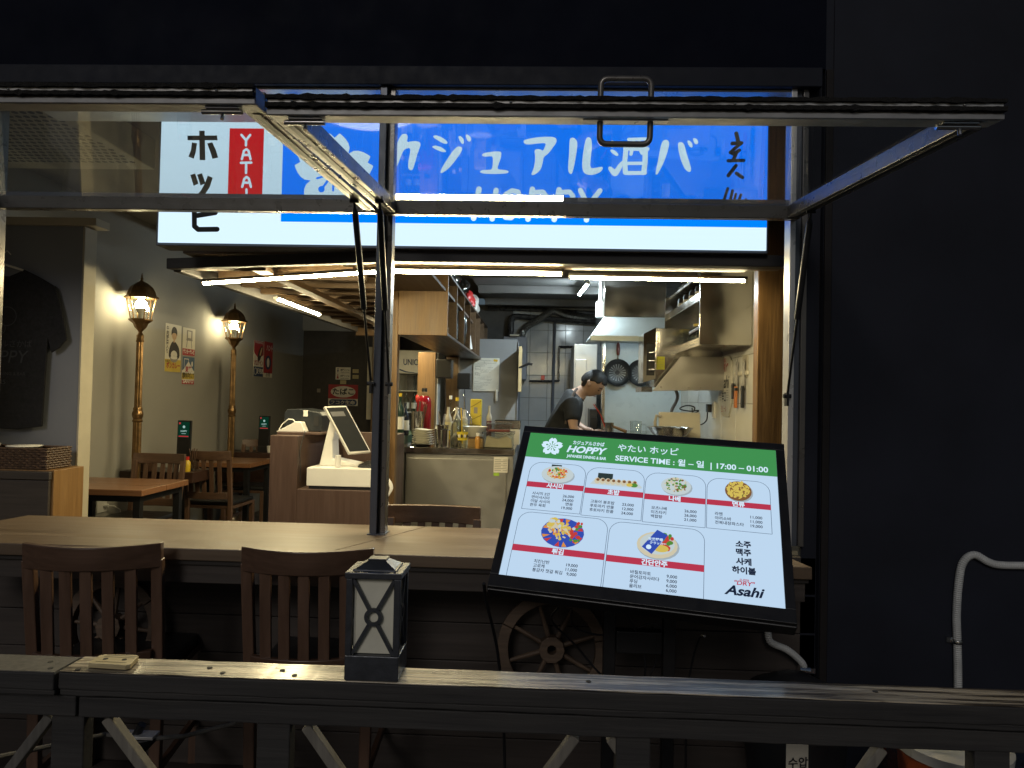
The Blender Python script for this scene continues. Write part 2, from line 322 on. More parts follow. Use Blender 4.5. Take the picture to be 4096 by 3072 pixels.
m_alu = plain('bronze_aluminium', (.15, .14, .13), .30, .5, var=.08)
m_aluf = plain('worn_silver_rail', (.34, .34, .345), .38, .25, var=.18, scale=18, bmp=.1, bscale=90)
m_alud = plain('dark_aluminium', (.10, .11, .135), .4, .35, var=.08)
m_alul = plain('silver_aluminium', (.60, .59, .58), .32, .3, var=.06)
m_chrome = plain('chrome', (.72, .72, .72), .12, 1.0, var=.03)
m_black = plain('black_plastic', (.012, .012, .014), .4, var=.2)
m_blackm = plain('black_metal', (.02, .02, .022), .35, .4, var=.2)
m_bristle = plain('bristle_black', (.012, .011, .010), .95, var=.4, scale=200, bmp=1.0, bscale=400)
m_white = plain('white_plastic', (.72, .70, .66), .4, var=.04)
m_paper = plain('paper', (.68, .63, .52), .8, var=.05)
m_ink = plain('black_ink', (.015, .015, .016), .7)
m_inkr = plain('red_ink', (.36, .03, .035), .7)
m_inkb = plain('navy_ink', (.03, .05, .12), .7)
m_steel = steel('brushed_steel', (.58, .56, .52), .17, 2)
m_steelh = steel('brushed_steel_level', (.58, .56, .52), .15, 0)
m_glass = pane('clear_glass', (.94, .96, .96))
m_awnglass = pane('awning_glass', (.945, .965, .97), .04, .012, smear=.06, refl=.42)
m_pillar = wood('fir_pillar', (.05, .024, .008), (.22, .125, .045), 2, .75, .38, 1.0, coat=.3)
m_oak = wood('oak_veneer', (.105, .054, .018), (.205, .118, .043), 2, 1.6, .4, .12)
m_brown = wood('brown_laminate', (.062, .036, .027), (.095, .056, .042), 2, 1.5, .42, .08)
m_batten = wood('pergola_wood', (.042, .022, .008), (.105, .060, .024), 0, .8, .55, .25)
m_beamd = wood('black_beam', (.018, .016, .016), (.04, .036, .035), 0, .8, .6, .25)
m_tube = emis('led_tube_warm', (1.0, .84, .47), 205.0)
m_tubei = emis('led_tube_inner', (1.0, .84, .47), 290.0)
m_tubew = emis('led_tube_cool', (.80, .95, 1.0), 620.0)

# ------------------------------------------------------------------ the setting
def struct(name, mb, mat, **k): return tag(mb.build(name, mat, **k), kind='structure')
struct('ground', MB().box(-60, 60, -60, -1.30, -.2, 0), plain('asphalt', (.05, .05, .052), .8, bmp=.4, bscale=200))
struct('deck', MB().box(-8, 8, -1.30, .0, -.2, .14), m_darkwood)
struct('floor', MB().box(-3.6, 1.5, .0, 7.1, -.2, .139), m_floor)
struct('wall_front_upper', MB().box(-9, 1.003, -.03, .06, 2.70, 7), plain('night_blue_cladding', (.0035, .005, .012), .7, var=.12, scale=3, spec=.08))
wfr = struct('wall_front_right', MB().box(1.004, 9, -.024, .25, -.1, 7), m_wallblack)
for x0, x1 in ((1.032, 2.05), (2.054, 3.2), (3.204, 4.4), (4.404, 9.0)):
    MB().box(x0, x1, -.031, -.0245, -.1, 7).build('panel', m_wallblack, wfr, bevel=.001)
MB().box(1.005, 1.030, -.036, -.0245, -.1, 2.697).build('edge_batten', plain('batten_black', (.016, .014, .014), .6, spec=.2), wfr, bevel=.002)
struct('wall_front_left', MB().box(-9, -3.62, -.03, .06, -.1, 2.698), m_wallblack)
struct('wall_front_left_lower', MB().box(-3.618, -2.09, .02, .10, -.1, .70), m_darkwood)
wl = struct('wall_front_lower', MB().box(-2.088, 1.002, .02, .10, -.1, .958), m_ply)
for k in range(6):
    MB().box(-2.088, 1.002, .0, .02, .142 + k * .136, .142 + k * .136 + .133).build('plank', m_darkwood, wl, bevel=.002)
struct('fascia', MB().box(-2.1, .985, -.05, .05, 2.628, 2.697), m_fascia, bevel=.003)
struct('wall_left', MB().box(-3.32, -3.2, .06, 7.1, .0, 3.0), m_grey)
struct('wall_back', MB().box(-3.2, -.93, 6.95, 7.1, .0, 2.36), plain('dark_brown_partition', (.035, .028, .024), .6, var=.2))
struct('wall_back_upper', MB().box(-3.2, -.93, 6.90, 7.1, 2.36, 3.0), m_grey)
struct('ceiling', MB().box(-3.32, -.602, .06, 7.1, 2.86, 3.0), m_ceilw)
struct('ceiling_front', MB().box(-.60, 1.4, .06, 1.1, 2.86, 3.0), m_ceilw)
kc = struct('ceiling_kitchen', MB().box(-.60, 1.4, 1.1, 5.6, 2.56, 2.72), m_ceil)
for k in range(5):
    MB().box(-.58, 1.27, 1.5 + k * .85, 1.58 + k * .85, 2.49, 2.558).build('joist', m_ceil, kc)
m_tile = plain('white_wall_tile', (.68, .66, .60), .18, var=.04, scale=4)
m_tileg = plain('grey_wall_tile', (.27, .29, .31), .16, var=.1, scale=4)
m_grout = plain('grout', (.32, .30, .26), .8)
m_groutd = plain('dark_grout', (.06, .06, .06), .8)
wr = struct('wall_right', MB().box(1.285, 1.42, .26, 5.55, .0, 2.86), m_grout)
tile_me = None
for j in range(7):
    for i in range(9):
        y0 = .62 + i * .36; z0 = .60 + j * .30
        o = MB().box(1.2795 - .0006 * ((i * 7 + j * 3) % 3), 1.2845, y0, y0 + .357, z0, z0 + .297).build('tile', m_tile, wr, bevel=.002)
kb = struct('wall_kitchen_back', MB().box(-.93, 1.285, 5.45, 5.6, .0, 2.56), m_groutd)
for j in range(7):
    for i in range(7):
        x0 = -.30 + i * .20; z0 = .75 + j * .255
        MB().box(x0, x0 + .197, 5.444 - .0006 * ((i * 5 + j * 3) % 3), 5.449, z0, z0 + .252).build('tile', m_tileg, kb, bevel=.002)
sw = struct('wall_stub', MB().box(-3.2, -2.585, 1.32, 1.425, .139, 2.42), m_bluegrey)
MB().box(-2.5845, -2.572, 1.318, 1.427, .139, 2.418).build('corner_trim', m_cream, sw, bevel=.002)
MB().box(-3.2, -2.50, 1.30, 1.43, 2.421, 2.465).build('cap_board', m_cream, sw, bevel=.003)

# pillar of rough sawn fir behind the window
pt = thing('wood_pillar', 'rough grained fir pillar right of the kitchen opening', 'pillar', (1.14, .93, .14))
MB().box(1.059, 1.225, .90, .97, .14, 2.86).build('shaft', m_pillar, pt, bevel=.004)
struct('wall_return', MB().box(1.227, 1.284, .26, .97, .0, 2.86), m_wallblack)

# ------------------------------------------------------------------ window frame
wf = thing('serving_window', 'grey aluminium frame around the two serving windows', 'window frame', (-.5, 0, 1.0)); wf['kind'] = 'thing'
def upright(x0, x1, nm='post'):
    p = MB().box(x0, x0 + .026, -.035, .03, .998, 2.63).build(nm, m_alud, wf, bevel=.002)
    MB().box(x1 - .018, x1, -.022, .03, .998, 2.63).build('cover_strip', m_alu, p, bevel=.002)
    MB().box(x0 + .0265, x1 - .0185, -.010, .03, .998, 2.63).build('channel', m_black, p)
    MB().box(x0 - .006, x1 + .006, -.045, .035, .9985, 1.0035).build('foot_plate', m_alud, p)
upright(-.597, -.543)
upright(-2.085, -2.031)
j = MB().box(.885, .905, -.03, .03, .998, 2.63).build('jamb', m_alul, wf, bevel=.002)
MB().box(.906, .928, -.012, .03, .998, 2.63).build('channel', m_alud, j)
MB().box(.929, .948, -.026, .03, .998, 2.63).build('outer_strip', m_alu, j, bevel=.002)
MB().box(.9485, 1.002, .0, .03, .0, 2.69).build('reveal', m_wallblack, j)
for x0, x1 in ((-2.03, -.598), (-.542, .884)):
    h = MB().box(x0, x1, -.02, .03, 2.205, 2.232).build('header', m_alud, wf, bevel=.002)
    MB().box(x0, x1, -.02, .03, 2.620, 2.6275).build('top_rail', m_alul, wf, bevel=.001)
    MB().box(x0, x1, .031, .30, 2.622, 2.66).build('soffit', m_white, wf)
    MB().box(x0 + .001, x1 - .001, .002, .008, 2.2325, 2.6195).build('transom_pane', m_glass, wf)

# ------------------------------------------------------------------ top hung windows swung out like awnings
def awning(label, x0, x1, z, ang, L, handles):
    t = thing('awning_window', label, 'window', (0, -.028, z), 'top hung windows propped open over the counter'); t['kind'] = 'thing'
    t.rotation_euler.x = ang
    B = dict(off=(0, 0, 0))
    w = .046
    fr = MB().box(x0, x0 + w, -L + .05, -.046, -.022, .02).build('side_rail', m_alu, t, bevel=.002, **B)
    MB().box(x0 + w * .35, x0 + w * .65, -L + .06, -.06, -.0235, -.0221).build('groove', m_black, fr, **B)
    fr = MB().box(x1 - w, x1, -L + .05, -.046, -.022, .02).build('side_rail', m_alu, t, bevel=.002, **B)
    MB().box(x1 - w * .65, x1 - w * .35, -L + .06, -.06, -.0235, -.0221).build('groove', m_black, fr, **B)
    MB().box(x0, x1, -.0455, .0, -.026, .02).build('hinge_rail', m_alu, t, bevel=.003, **B)
    ou = MB().box(x0, x1, -L, -L + .0495, -.024, .014).build('outer_rail', m_aluf, t, bevel=.002, **B)
    MB().box(x0 + .004, x1 - .004, -L - .006, -L - .0002, .0, .0065).build('seal_channel', m_alul, ou, bevel=.001, **B)
    for zz in (.0105, -.0052):           # ragged brush strips along the edge
        mb = MB(); n = 150; q = random.Random(int(zz * 1e5))
        k = len(mb.v)
        for i in range(n + 1):
            x = x0 + (x1 - x0) * i / n
            hh = .0028 + .0022 * q.random() + (.002 if q.random() > .93 else 0); dd = .010 + .004 * q.random()
            mb.v += [(x, -L + .001, zz - hh), (x, -L - dd, zz - hh), (x, -L - dd, zz + hh), (x, -L + .001, zz + hh)]
        for i in range(n):
            for e in range(4): mb.f.append((k + i * 4 + e, k + i * 4 + (e + 1) % 4, k + i * 4 + 4 + (e + 1) % 4, k + i * 4 + 4 + e))
        mb.f += [(k, k + 1, k + 2, k + 3), (k + n * 4, k + n * 4 + 3, k + n * 4 + 2, k + n * 4 + 1)]
        mb.build('brush_seal', m_bristle, ou, **B)
    MB().box(x0, x1, -L - .004, -L - .0002, -.0235, -.013).build('drip_lip', m_aluf, ou, bevel=.001, **B)
    MB().box(x0 + .03, x1 - .03, -L + .03, -.03, -.003, .003).build('pane', m_awnglass, t, **B)
    for xs in ([x0 + .075, x1 - .075]):    # little barrel latches
        b = MB().box(xs - .035, xs + .035, -L + .008, -L + .03, -.0285, -.0242).build('latch', m_chrome, t, bevel=.001, **B)
        MB().tube([(xs - .045, -L + .018, -.033), (xs + .04, -L + .018, -.033)], .0055, 10).tube([(xs, -L + .018, -.033), (xs, -L + .012, -.050)], .004, 8).build('bolt', m_chrome, b, smooth=1, **B)
    q = random.Random(3)
    for k in range(4):
        xs = x0 + (x1 - x0) * (k + .12) / 3.3
        MB().lathe([(.0, -.0015), (.003, -.001), (.003, .0)], (0, 0, 0), 8).build('screw', m_chrome, ou, **B).location = (xs, -L - .0066, .003)
    if handles:
        xa, xb = handles
        for sg in (1, -1):
            z0 = .0142 if sg > 0 else -.0245; hh = .046
            P = []
            for (cx, cz, a0) in ((xa + .014, z0 + sg * (hh - .014), 180), (xb - .014, z0 + sg * (hh - .014), 90)):
                for i in range(6):
                    a = math.radians(a0 - i * 18); P.append((cx + .014 * math.cos(a), -L + .022, cz + sg * .014 * math.sin(a)))
            P = [(xa, -L + .022, z0)] + P + [(xb, -L + .022, z0)]
            h = MB().tube(P, .0062, 12).build('pull_handle', m_alu, t, smooth=1, **B)
            mb = MB().box(xa - .035, xb + .035, -L + .010, -L + .034, min(z0, z0 + sg * .002), max(z0, z0 + sg * .002))
            mb.build('handle_plate', m_alul, h, bevel=.0005, **B)
    return t
awning('glazed window with tubular pull handles, propped open in front of the katakana', -.566, .905, 2.180, math.radians(4.4), 1.135, (.115, .217))
awning('glazed window without a handle, propped open above the left half of the counter', -2.031, -.590, 2.185, math.radians(3.6), 1.135, None)
def strut(label, top, bot):
    t = thing('gas_strut', label, 'gas strut', bot, 'black gas struts holding the windows up')
    T, Bt = Vector(top), Vector(bot); d = Bt - T
    MB().tube([T, T + d * .03, T + d * .06], [.004, .004, .010], 10).tube([T + d * .06, T + d * .57], .0105, 14).build('cylinder', m_blackm, t, smooth=1)
    MB().tube([T + d * .57, Bt], .0043, 10).build('piston_rod', m_chrome if False else m_blackm, t, smooth=1)
    MB().box(T.x - .012, T.x + .012, T.y - .012, T.y + .012, T.z + .002, T.z + .014).tube([T + Vector((-.014, 0, 0)), T + Vector((.014, 0, 0))], .006, 8).build('upper_bracket', m_black, t)
    sx = .022 if label.find('right') < 0 else -.022
    mb = MB().tube([Bt + Vector((-.013, 0, 0)), Bt + Vector((.013, 0, 0))], .0075, 10).box(Bt.x - .004, Bt.x + .004, Bt.y - .008, Bt.y + .018, Bt.z - .035, Bt.z + .012)
    mb.build('lower_bracket', m_black, t, smooth=1)
strut('gas strut on the left face of the central window post', (-.622, -.262, 2.142), (-.602, -.045, 1.543))
strut('gas strut on the kitchen side of the central window post', (-.528, -.300, 2.132), (-.536, -.045, 1.542))
strut('gas strut beside the right jamb, thin rod towards the fir pillar', (.893, -.20, 2.142), (.877, -.045, 1.529))

# ------------------------------------------------------------------ light box sign
e_white = emis('sign_white', (.66, .86, 1.0), 1.12)
e_blue = emis('sign_blue', (.0, .185, .98), 1.30)
e_red = emis('sign_red', (.62, .006, .012), 1.1)
SY = .42
sg = thing('light_box_sign', 'lit blue and white shop sign with katakana and a cherry blossom', 'sign', (-.36, SY + .05, 2.135))
MB().box(-1.668, .952, SY + .004, SY + .12, 2.130, 2.690).build('housing', m_alud, sg, bevel=.003)
MB().box(-1.655, .942, SY - .004, SY + .003, 2.142, 2.678).build('face', e_white, sg)
P = Panel((0, SY - .004, 0), (1, 0, 0), (0, 0, 1))
P.rect(-1.119, 2.238, .942, 2.678, e_blue, .001, 'blue_field')
P.rect(-1.354, 2.330, -1.203, 2.640, e_red, .001, 'red_field')
WC = [0] + [1] * 5 + [2, 3, 4, 4] + [5] * 3 + [6] * 4
for g, k in zip(SIGN_WHITE, WC): P.poly(chaikin(g), e_white, .002, 'character#%d' % k)
for s_, k in zip(SIGN_WHITE_STROKE, [5] * 8 + [7] * 3 + [8] + [9] * 2 + [10] * 2 + [11] * 3): P.stroke(s_[1:], s_[0], e_white, .0022, 'character#%d' % k)
for g, k in zip(SIGN_BLACK, [20] * 4 + [21] * 3): P.poly(g, m_ink, .002, 'character#%d' % k)
for s_, k in zip(SIGN_BLACK_STROKE, [22] * 6 + [23] * 2 + [24] * 6 + [25] * 3): P.stroke(s_[1:], s_[0], m_ink, .0022, 'character#%d' % k)
for s_, k in zip(YATAI, [30] * 3 + [31] * 2 + [32] * 2 + [33] * 2 + [34]): P.stroke(s_[1:], s_[0], e_white, .0022, 'character#%d' % k)
def blossom(P, cx, cy, R, mw, mb_, h, name='blossom'):
    k = R / 669.0
    half = [(455, -36), (560, -31), (625, -25), (680, -18), (730, -11), (757, -7), (669, 0)]
    full = half + [(r, -a) for r, a in reversed(half[:-1])]
    pts = []
    for p in range(5):
        for r, a in full[:-1]: t = math.radians(a + 72 * p); pts.append((cx + k * r * math.sin(t), cy + k * r * math.cos(t)))
    P.poly(pts, mw, h, name)
    P.disc(cx, cy, 55 * k, mb_, h + .001, 'stamen')
    for p in range(5):
        t = math.radians(72 * p); s, c = math.sin(t), math.cos(t)
        P.stroke([(cx + k * 130 * s, cy + k * 130 * c), (cx + k * 330 * s, cy + k * 330 * c)], 44 * k, mb_, h + .001, 'stamen', caps=False)
        P.disc(cx + k * 375 * s, cy + k * 375 * c, 62 * k, mb_, h + .001, 'stamen', n=14)
        t += math.radians(36); s, c = math.sin(t), math.cos(t)
        P.stroke([(cx + k * 150 * s, cy + k * 150 * c), (cx + k * 325 * s, cy + k * 325 * c)], 40 * k, mb_, h + .001, 'stamen')
blossom(P, -.895, 2.449, .1534, e_white, e_blue, .002)
P.build(sg)

# ------------------------------------------------------------------ counter under the windows
ct = thing('window_counter', 'long worn wooden bar counter running under the serving windows', 'counter', (-.6, -.1, .958))
MB().extrude([(-2.02, -.35, .962), (-.66, -.345, .962), (-.42, .155, .962), (-1.996, .155, .962), (-2.02, .01, .962)], (0, 0, .038)).build('counter_board', m_counter, ct, bevel=.003)
MB().extrude([(-.657, -.345, .962), (.855, -.352, .962), (.80, -.03, .962), (.884, -.03, .962), (.884, .155, .962), (-.417, .155, .962)], (0, 0, .038)).build('counter_board', m_counter, ct, bevel=.003)
MB().box(-2.01, .85, -.335, .15, .947, .961).build('ply_layer', m_ply, ct)
MB().box(-2.01, .845, -.322, -.302, .885, .946).build('apron', m_darkwood, ct, bevel=.002)

# ------------------------------------------------------------------ railing between the street and the terrace
m_railtop = wood('lit_weathered_wood', (.34, .275, .19), (.74, .65, .50), 0, 1.6, .34, 1.0, coat=.4, wear=(.06, .046, .034))  # weathered wood, lightened so the rail top looks lit
m_railtopy = wood('yellowed_rail_wood', (.42, .30, .10), (.62, .47, .20), 0, 1.0, .5, .7, wear=(.12, .10, .07))
m_railfr = wood('dark_rail_wood', (.020, .019, .020), (.045, .042, .040), 0, 1.2, .7, .6)
m_brace = wood('grey_brace_wood', (.07, .066, .06), (.15, .14, .125), 2, 1.0, .7, .5)
m_bracel = wood('pale_brace_wood', (.12, .11, .095), (.24, .22, .185), 2, 1.0, .7, .4)
rl = thing('terrace_railing', 'low timber railing with a weathered top plank along the street', 'railing', (0, -1.05, .14))
def plank(x0, x1, y0, y1, z0, z1, mat, nm, jag=.0012, seed=1):
    q = random.Random(seed); mb = MB(); n = int(abs(x1 - x0) / .05) + 2; k = 0
    for i in range(n + 1):
        x = x0 + (x1 - x0) * i / n; a, b, c = (q.uniform(-jag, jag) for _ in range(3))
        mb.v += [(x, y0 + a, z0 + b), (x, y0 + a, z1 + c * .4), (x, y1 + b, z1 + c * .4), (x, y1 + b, z0 + b)]
    for i in range(n):
        for e in range(4): mb.f.append((i * 4 + e, i * 4 + (e + 1) % 4, i * 4 + 4 + (e + 1) % 4, i * 4 + 4 + e))
    mb.f += [(0, 1, 2, 3), (n * 4 + 3, n * 4 + 2, n * 4 + 1, n * 4)]
    return mb.build(nm, mat, rl, bevel=.003)
top = plank(-1.005, 4.2, -1.098, -1.008, .862, .8985, m_railfr, 'top_plank', seed=2)  # plank body kept darker than the top, painting its unlit sides
plank(-1.004, 4.2, -1.0955, -1.0105, .8988, .9008, m_railtop, 'lit_worn_face', seed=2)  # worn top sheets on both planks; their paleness also paints in the top light
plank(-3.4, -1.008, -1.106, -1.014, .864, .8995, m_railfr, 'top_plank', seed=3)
plank(-3.4, -1.009, -1.1035, -1.0165, .8998, .9016, m_brace, 'lit_worn_face', seed=3)
plank(-1.004, 4.2, -1.0925, -1.02, .848, .8615, m_railfr, 'face_board', seed=12)
plank(-3.4, -1.009, -1.100, -1.03, .850, .8625, m_railfr, 'face_board', seed=13)
plank(-.972, 4.2, -1.076, -1.03, .797, .840, m_railfr, 'lower_rail', seed=4)
plank(-3.4, -.977, -1.078, -1.03, .797, .842, m_railfr, 'lower_rail', seed=5)
for x in (-1.0, -.55, .215, .95, 1.9, -2.2):
    MB().box(x - .036, x + .036, -1.068, -1.032, .14, .799).build('post', m_railfr, rl, bevel=.003)
for (xa, xb, mt) in ((-.925, -.42, m_bracel), (-.485, -.02, m_bracel), (.095, -.34, m_bracel), (.168, .62, m_bracel), (.735, .32, m_bracel), (-1.05, -1.5, m_brace)):
    MB().bar((xa, -1.045, .785), (xb, -1.045, .17), .022, .026, (0, 1, 0)).build('brace', mt, rl, bevel=.003)
for (x, y) in ((-1.055, -1.05), (-1.03, -1.085), (-.955, -1.04), (-.97, -1.085), (-.70, -1.05), (-.66, -1.075), (-.54, -1.05), (-.505, -1.075), (.12, -1.05), (.72, -1.05)):
    MB().lathe([(.006, 0), (.0055, .0006)], (x, y, .9018), 10).build('screw_hole', m_ink, rl)
MB().tube([(-1.25, -1.05, .67), (-1.14, -.70, .577), (-1.03, -.68, .560), (-.93, -.68, .572), (-.80, -.68, .61), (-.55, -.72, .75)], .006, 8).build('wire_rope', m_brace, rl, smooth=1)

tb = thing('wooden_tag', 'small pale wooden plaque with two dark holes lying on the railing', 'plaque', (-.911, -1.048, .905))
q_ = [(-.951, -1.076), (-.869, -1.081), (-.862, -1.074), (-.872, -1.026), (-.880, -1.020), (-.948, -1.022), (-.958, -1.030), (-.956, -1.070)]
MB().extrude([(x, y, .9022) for x, y in q_], (0, 0, .010)).build('board', wood('pale_plaque_wood', (.42, .34, .18), (.66, .56, .33), 0, 2.0, .5, .5), tb, bevel=.001)
for x in (-.932, -.890): MB().lathe([(.0055, 0), (.0052, .0005)], (x, -1.05, .9124), 12).build('hole', m_ink, tb)
P = Panel((-.951, -1.078, .9122), (1, -.04, 0), (.04, 1, 0))
for v in (.012, .040, .050): P.rect(.006, v, .076, v + .002, m_ink, .0004, 'groove')
P.build(tb)

# lantern on the rail
m_lan = plain('lantern_black_paint', (.05, .054, .064), .38, .3, var=.25, scale=40, bmp=.12, bscale=200)
m_frost = plain('frosted_panel', (.74, .72, .60), .55, var=.1, scale=14)
ln = thing('post_lantern', 'black square lantern with cross barred frosted panels standing on the railing', 'lantern', (-.337, -1.045, .9022))
LB = dict(off=(0, 0, 0))
def lb(x0, x1, y0, y1, z0, z1): return MB().box(x0, x1, y0, y1, z0, z1)
a = .057
bs = lb(-a, a, -a * .86, a * .86, 0, .052).build('base', m_lan, ln, bevel=.002, **LB)
for sx in (-1, 1):
    for sy in (-1, 1):
        lb(min(sx * a, sx * (a - .013)), max(sx * a, sx * (a - .013)), min(sy * a * .86, sy * (a * .86 - .013)), max(sy * a * .86, sy * (a * .86 - .013)), .0525, .212).build('corner_post', m_lan, ln, bevel=.001, **LB)
for (U, N, wd, dp) in (((1, 0, 0), (0, -1, 0), a, a * .86), ((0, 1, 0), (1, 0, 0), a * .86, a), ((-1, 0, 0), (0, 1, 0), a, a * .86), ((0, -1, 0), (-1, 0, 0), a * .86, a)):
    U, N = Vector(U), Vector(N); Z = Vector((0, 0, 1)); o = N * (dp - .006); iw = wd - .0135
    pn = MB().obox(o - U * iw + Z * .053 - N * .012, U * 2 * iw, Z * .158, N * .003).build('panel', m_frost, ln, **LB)
    c = Z * .132 + o
    mb = MB()
    for sx in (-1, 1):
        for sz in (-1, 1):
            e = c + U * sx * iw + Z * sz * .078; s_ = c + (U * sx * iw + Z * sz * .078).normalized() * .016
            mb.bar(s_, e, .007, .005, N)
    mb.build('cross_bar', m_lan, ln, **LB)
    mb = MB(); n = 24
    for i in range(n):
        t0, t1 = 2 * math.pi * i / n, 2 * math.pi * (i + 1) / n
        for r0, r1, d0, d1 in ((.0115, .0185, .0035, .0035), (.0185, .0185, .0035, -.0035), (.0115, .0115, -.0035, .0035)):
            mb.quad([c + (U * math.cos(t0) + Z * math.sin(t0)) * r0 + N * d0, c + (U * math.cos(t0) + Z * math.sin(t0)) * r1 + N * d1, c + (U * math.cos(t1) + Z * math.sin(t1)) * r1 + N * d1, c + (U * math.cos(t1) + Z * math.sin(t1)) * r0 + N * d0])
    mb.build('center_ring', m_lan, ln, **LB)
cp = lb(-a - .003, a + .003, -a * .86 - .003, a * .86 + .003, .2125, .226).build('cap', m_lan, ln, bevel=.002, **LB)
def frustum(x0, y0, x1, y1, z0, z1):
    v = [(-x0, -y0, z0), (x0, -y0, z0), (x0, y0, z0), (-x0, y0, z0), (-x1, -y1, z1), (x1, -y1, z1), (x1, y1, z1), (-x1, y1, z1)]
    return MB().raw(v, [(0, 3, 2, 1), (4, 5, 6, 7), (0, 1, 5, 4), (1, 2, 6, 5), (2, 3, 7, 6), (3, 0, 4, 7)])
frustum(.047, .040, .046, .039, .2262, .2295).build('cap_step', m_lan, cp, bevel=.001, **LB)
frustum(.043, .036, .019, .016, .2297, .2435).build('cap_pyramid', m_lan, cp, bevel=.001, **LB)
lb(-.020, .020, -.017, .017, .2437, .2475).build('cap_knob', m_lan, cp, bevel=.001, **LB)

# ------------------------------------------------------------------ chairs
def make_chair():
    t = bpy.data.objects.new('slat_back_chair', None); COL.objects.link(t); BASE[t.name] = (0, 0, 0)
    B = dict(off=(0, 0, 0)); w = .20
    def backx(u): return -.205 - .055 * (1 - (u / w) ** 2)          # curve of the back in plan
    def rake(z): return -(z - .45) * .10 if z > .45 else 0
    for sx in (-1, 1):
        MB().bar((sx * .175, -.185, 0), (sx * .182, -.195, .46), .034, .030, (0, 1, 0)).bar((sx * .182, -.195, .455), (sx * .186, -.205 + rake(.84), .84), .034, .028, (0, 1, 0)).build('leg', m_chair, t, bevel=.003, **B)
        MB().bar((sx * .185, .185, 0), (sx * .185, .185, .43), .036, .036, (0, 1, 0)).build('leg', m_chair, t, bevel=.003, **B)
    def curved(z0, z1, th, x, nm, lift=0.0):
        mb = MB(); n = 14
        for i in range(n + 1):
            u = -x + 2 * x * i / n; y = backx(u)
            e = lift * (u / x) ** 2
            for (yy, zz) in ((y - th / 2 + rake(z0), z0), (y - th / 2 + rake(z1), z1 + e), (y + th / 2 + rake(z1), z1 + e), (y + th / 2 + rake(z0), z0)): mb.v.append((u, yy, zz))
        for i in range(n):
            for e in range(4): mb.f.append((i * 4 + e, i * 4 + (e + 1) % 4, i * 4 + 4 + (e + 1) % 4, i * 4 + 4 + e))
        mb.f += [(0, 1, 2, 3), (n * 4 + 3, n * 4 + 2, n * 4 + 1, n * 4)]
        return mb.build(nm, m_chairtop, t, bevel=.003, smooth=30, **B)
    curved(.815, .888, .026, .200, 'top_rail', .004)
    curved(.500, .555, .022, .172, 'lower_rail')
    for k in range(5):
        u = -.12 + .06 * k; y = backx(u)
        MB().bar((u, y + rake(.55), .55), (u, y + rake(.82), .82), .034, .012, (0, 1, 0)).build('slat', m_chair, t, bevel=.002, **B)
    sf_ = MB().box(-.200, .200, -.19, .205, .415, .438).build('seat', m_chairtop, t, bevel=.003, **B)
    c = MB().box(-.195, .195, -.18, .20, .439, .475).build('cushion', m_leather, sf_, **B)
    bv = c.modifiers.new('bevel', 'BEVEL'); bv.width = .014; bv.segments = 3
    for sx in (-1, 1):
        MB().bar((sx * .182, -.185, .16), (sx * .186, .185, .16), .018, .026, (0, 0, 1)).build('stretcher', m_chair, t, bevel=.002, **B)
    return t
proto = make_chair(); first = True
def chair(label, x, y, rot, group):
    global first
    o = proto if first else copy_tree(proto); first = False
    o.location = (x, y, .14); o.rotation_euler.z = rot; tag(o, label, 'chair', group); BASE[o.name] = (x, y, .14); return o
chair('slatted wooden chair outside with a spoked wheel showing through its back', -1.390, -.195, math.radians(9), 'chairs on the terrace')
chair('slatted wooden chair outside just left of the post lantern', -.712, -.165, math.radians(4), 'chairs on the terrace')
chair('wooden chair indoors behind the counter in front of the steel fridge', -.435, .215, math.radians(180), 'chairs in the dining room')
chair('wooden chair beyond the nearer table, in front of the first lamp post', -2.83, 2.40, math.radians(178), 'chairs in the dining room')
chair('wooden chair with its back to the street between the two tables', -2.64, 3.30, math.radians(-3), 'chairs in the dining room')
chair('wooden chair beyond the farther table by the second lamp post', -2.77, 4.25, math.radians(180), 'chairs in the dining room')
chair('wooden chair half hidden behind the grey wall end', -2.86, 1.62, math.radians(-88), 'chairs in the dining room')

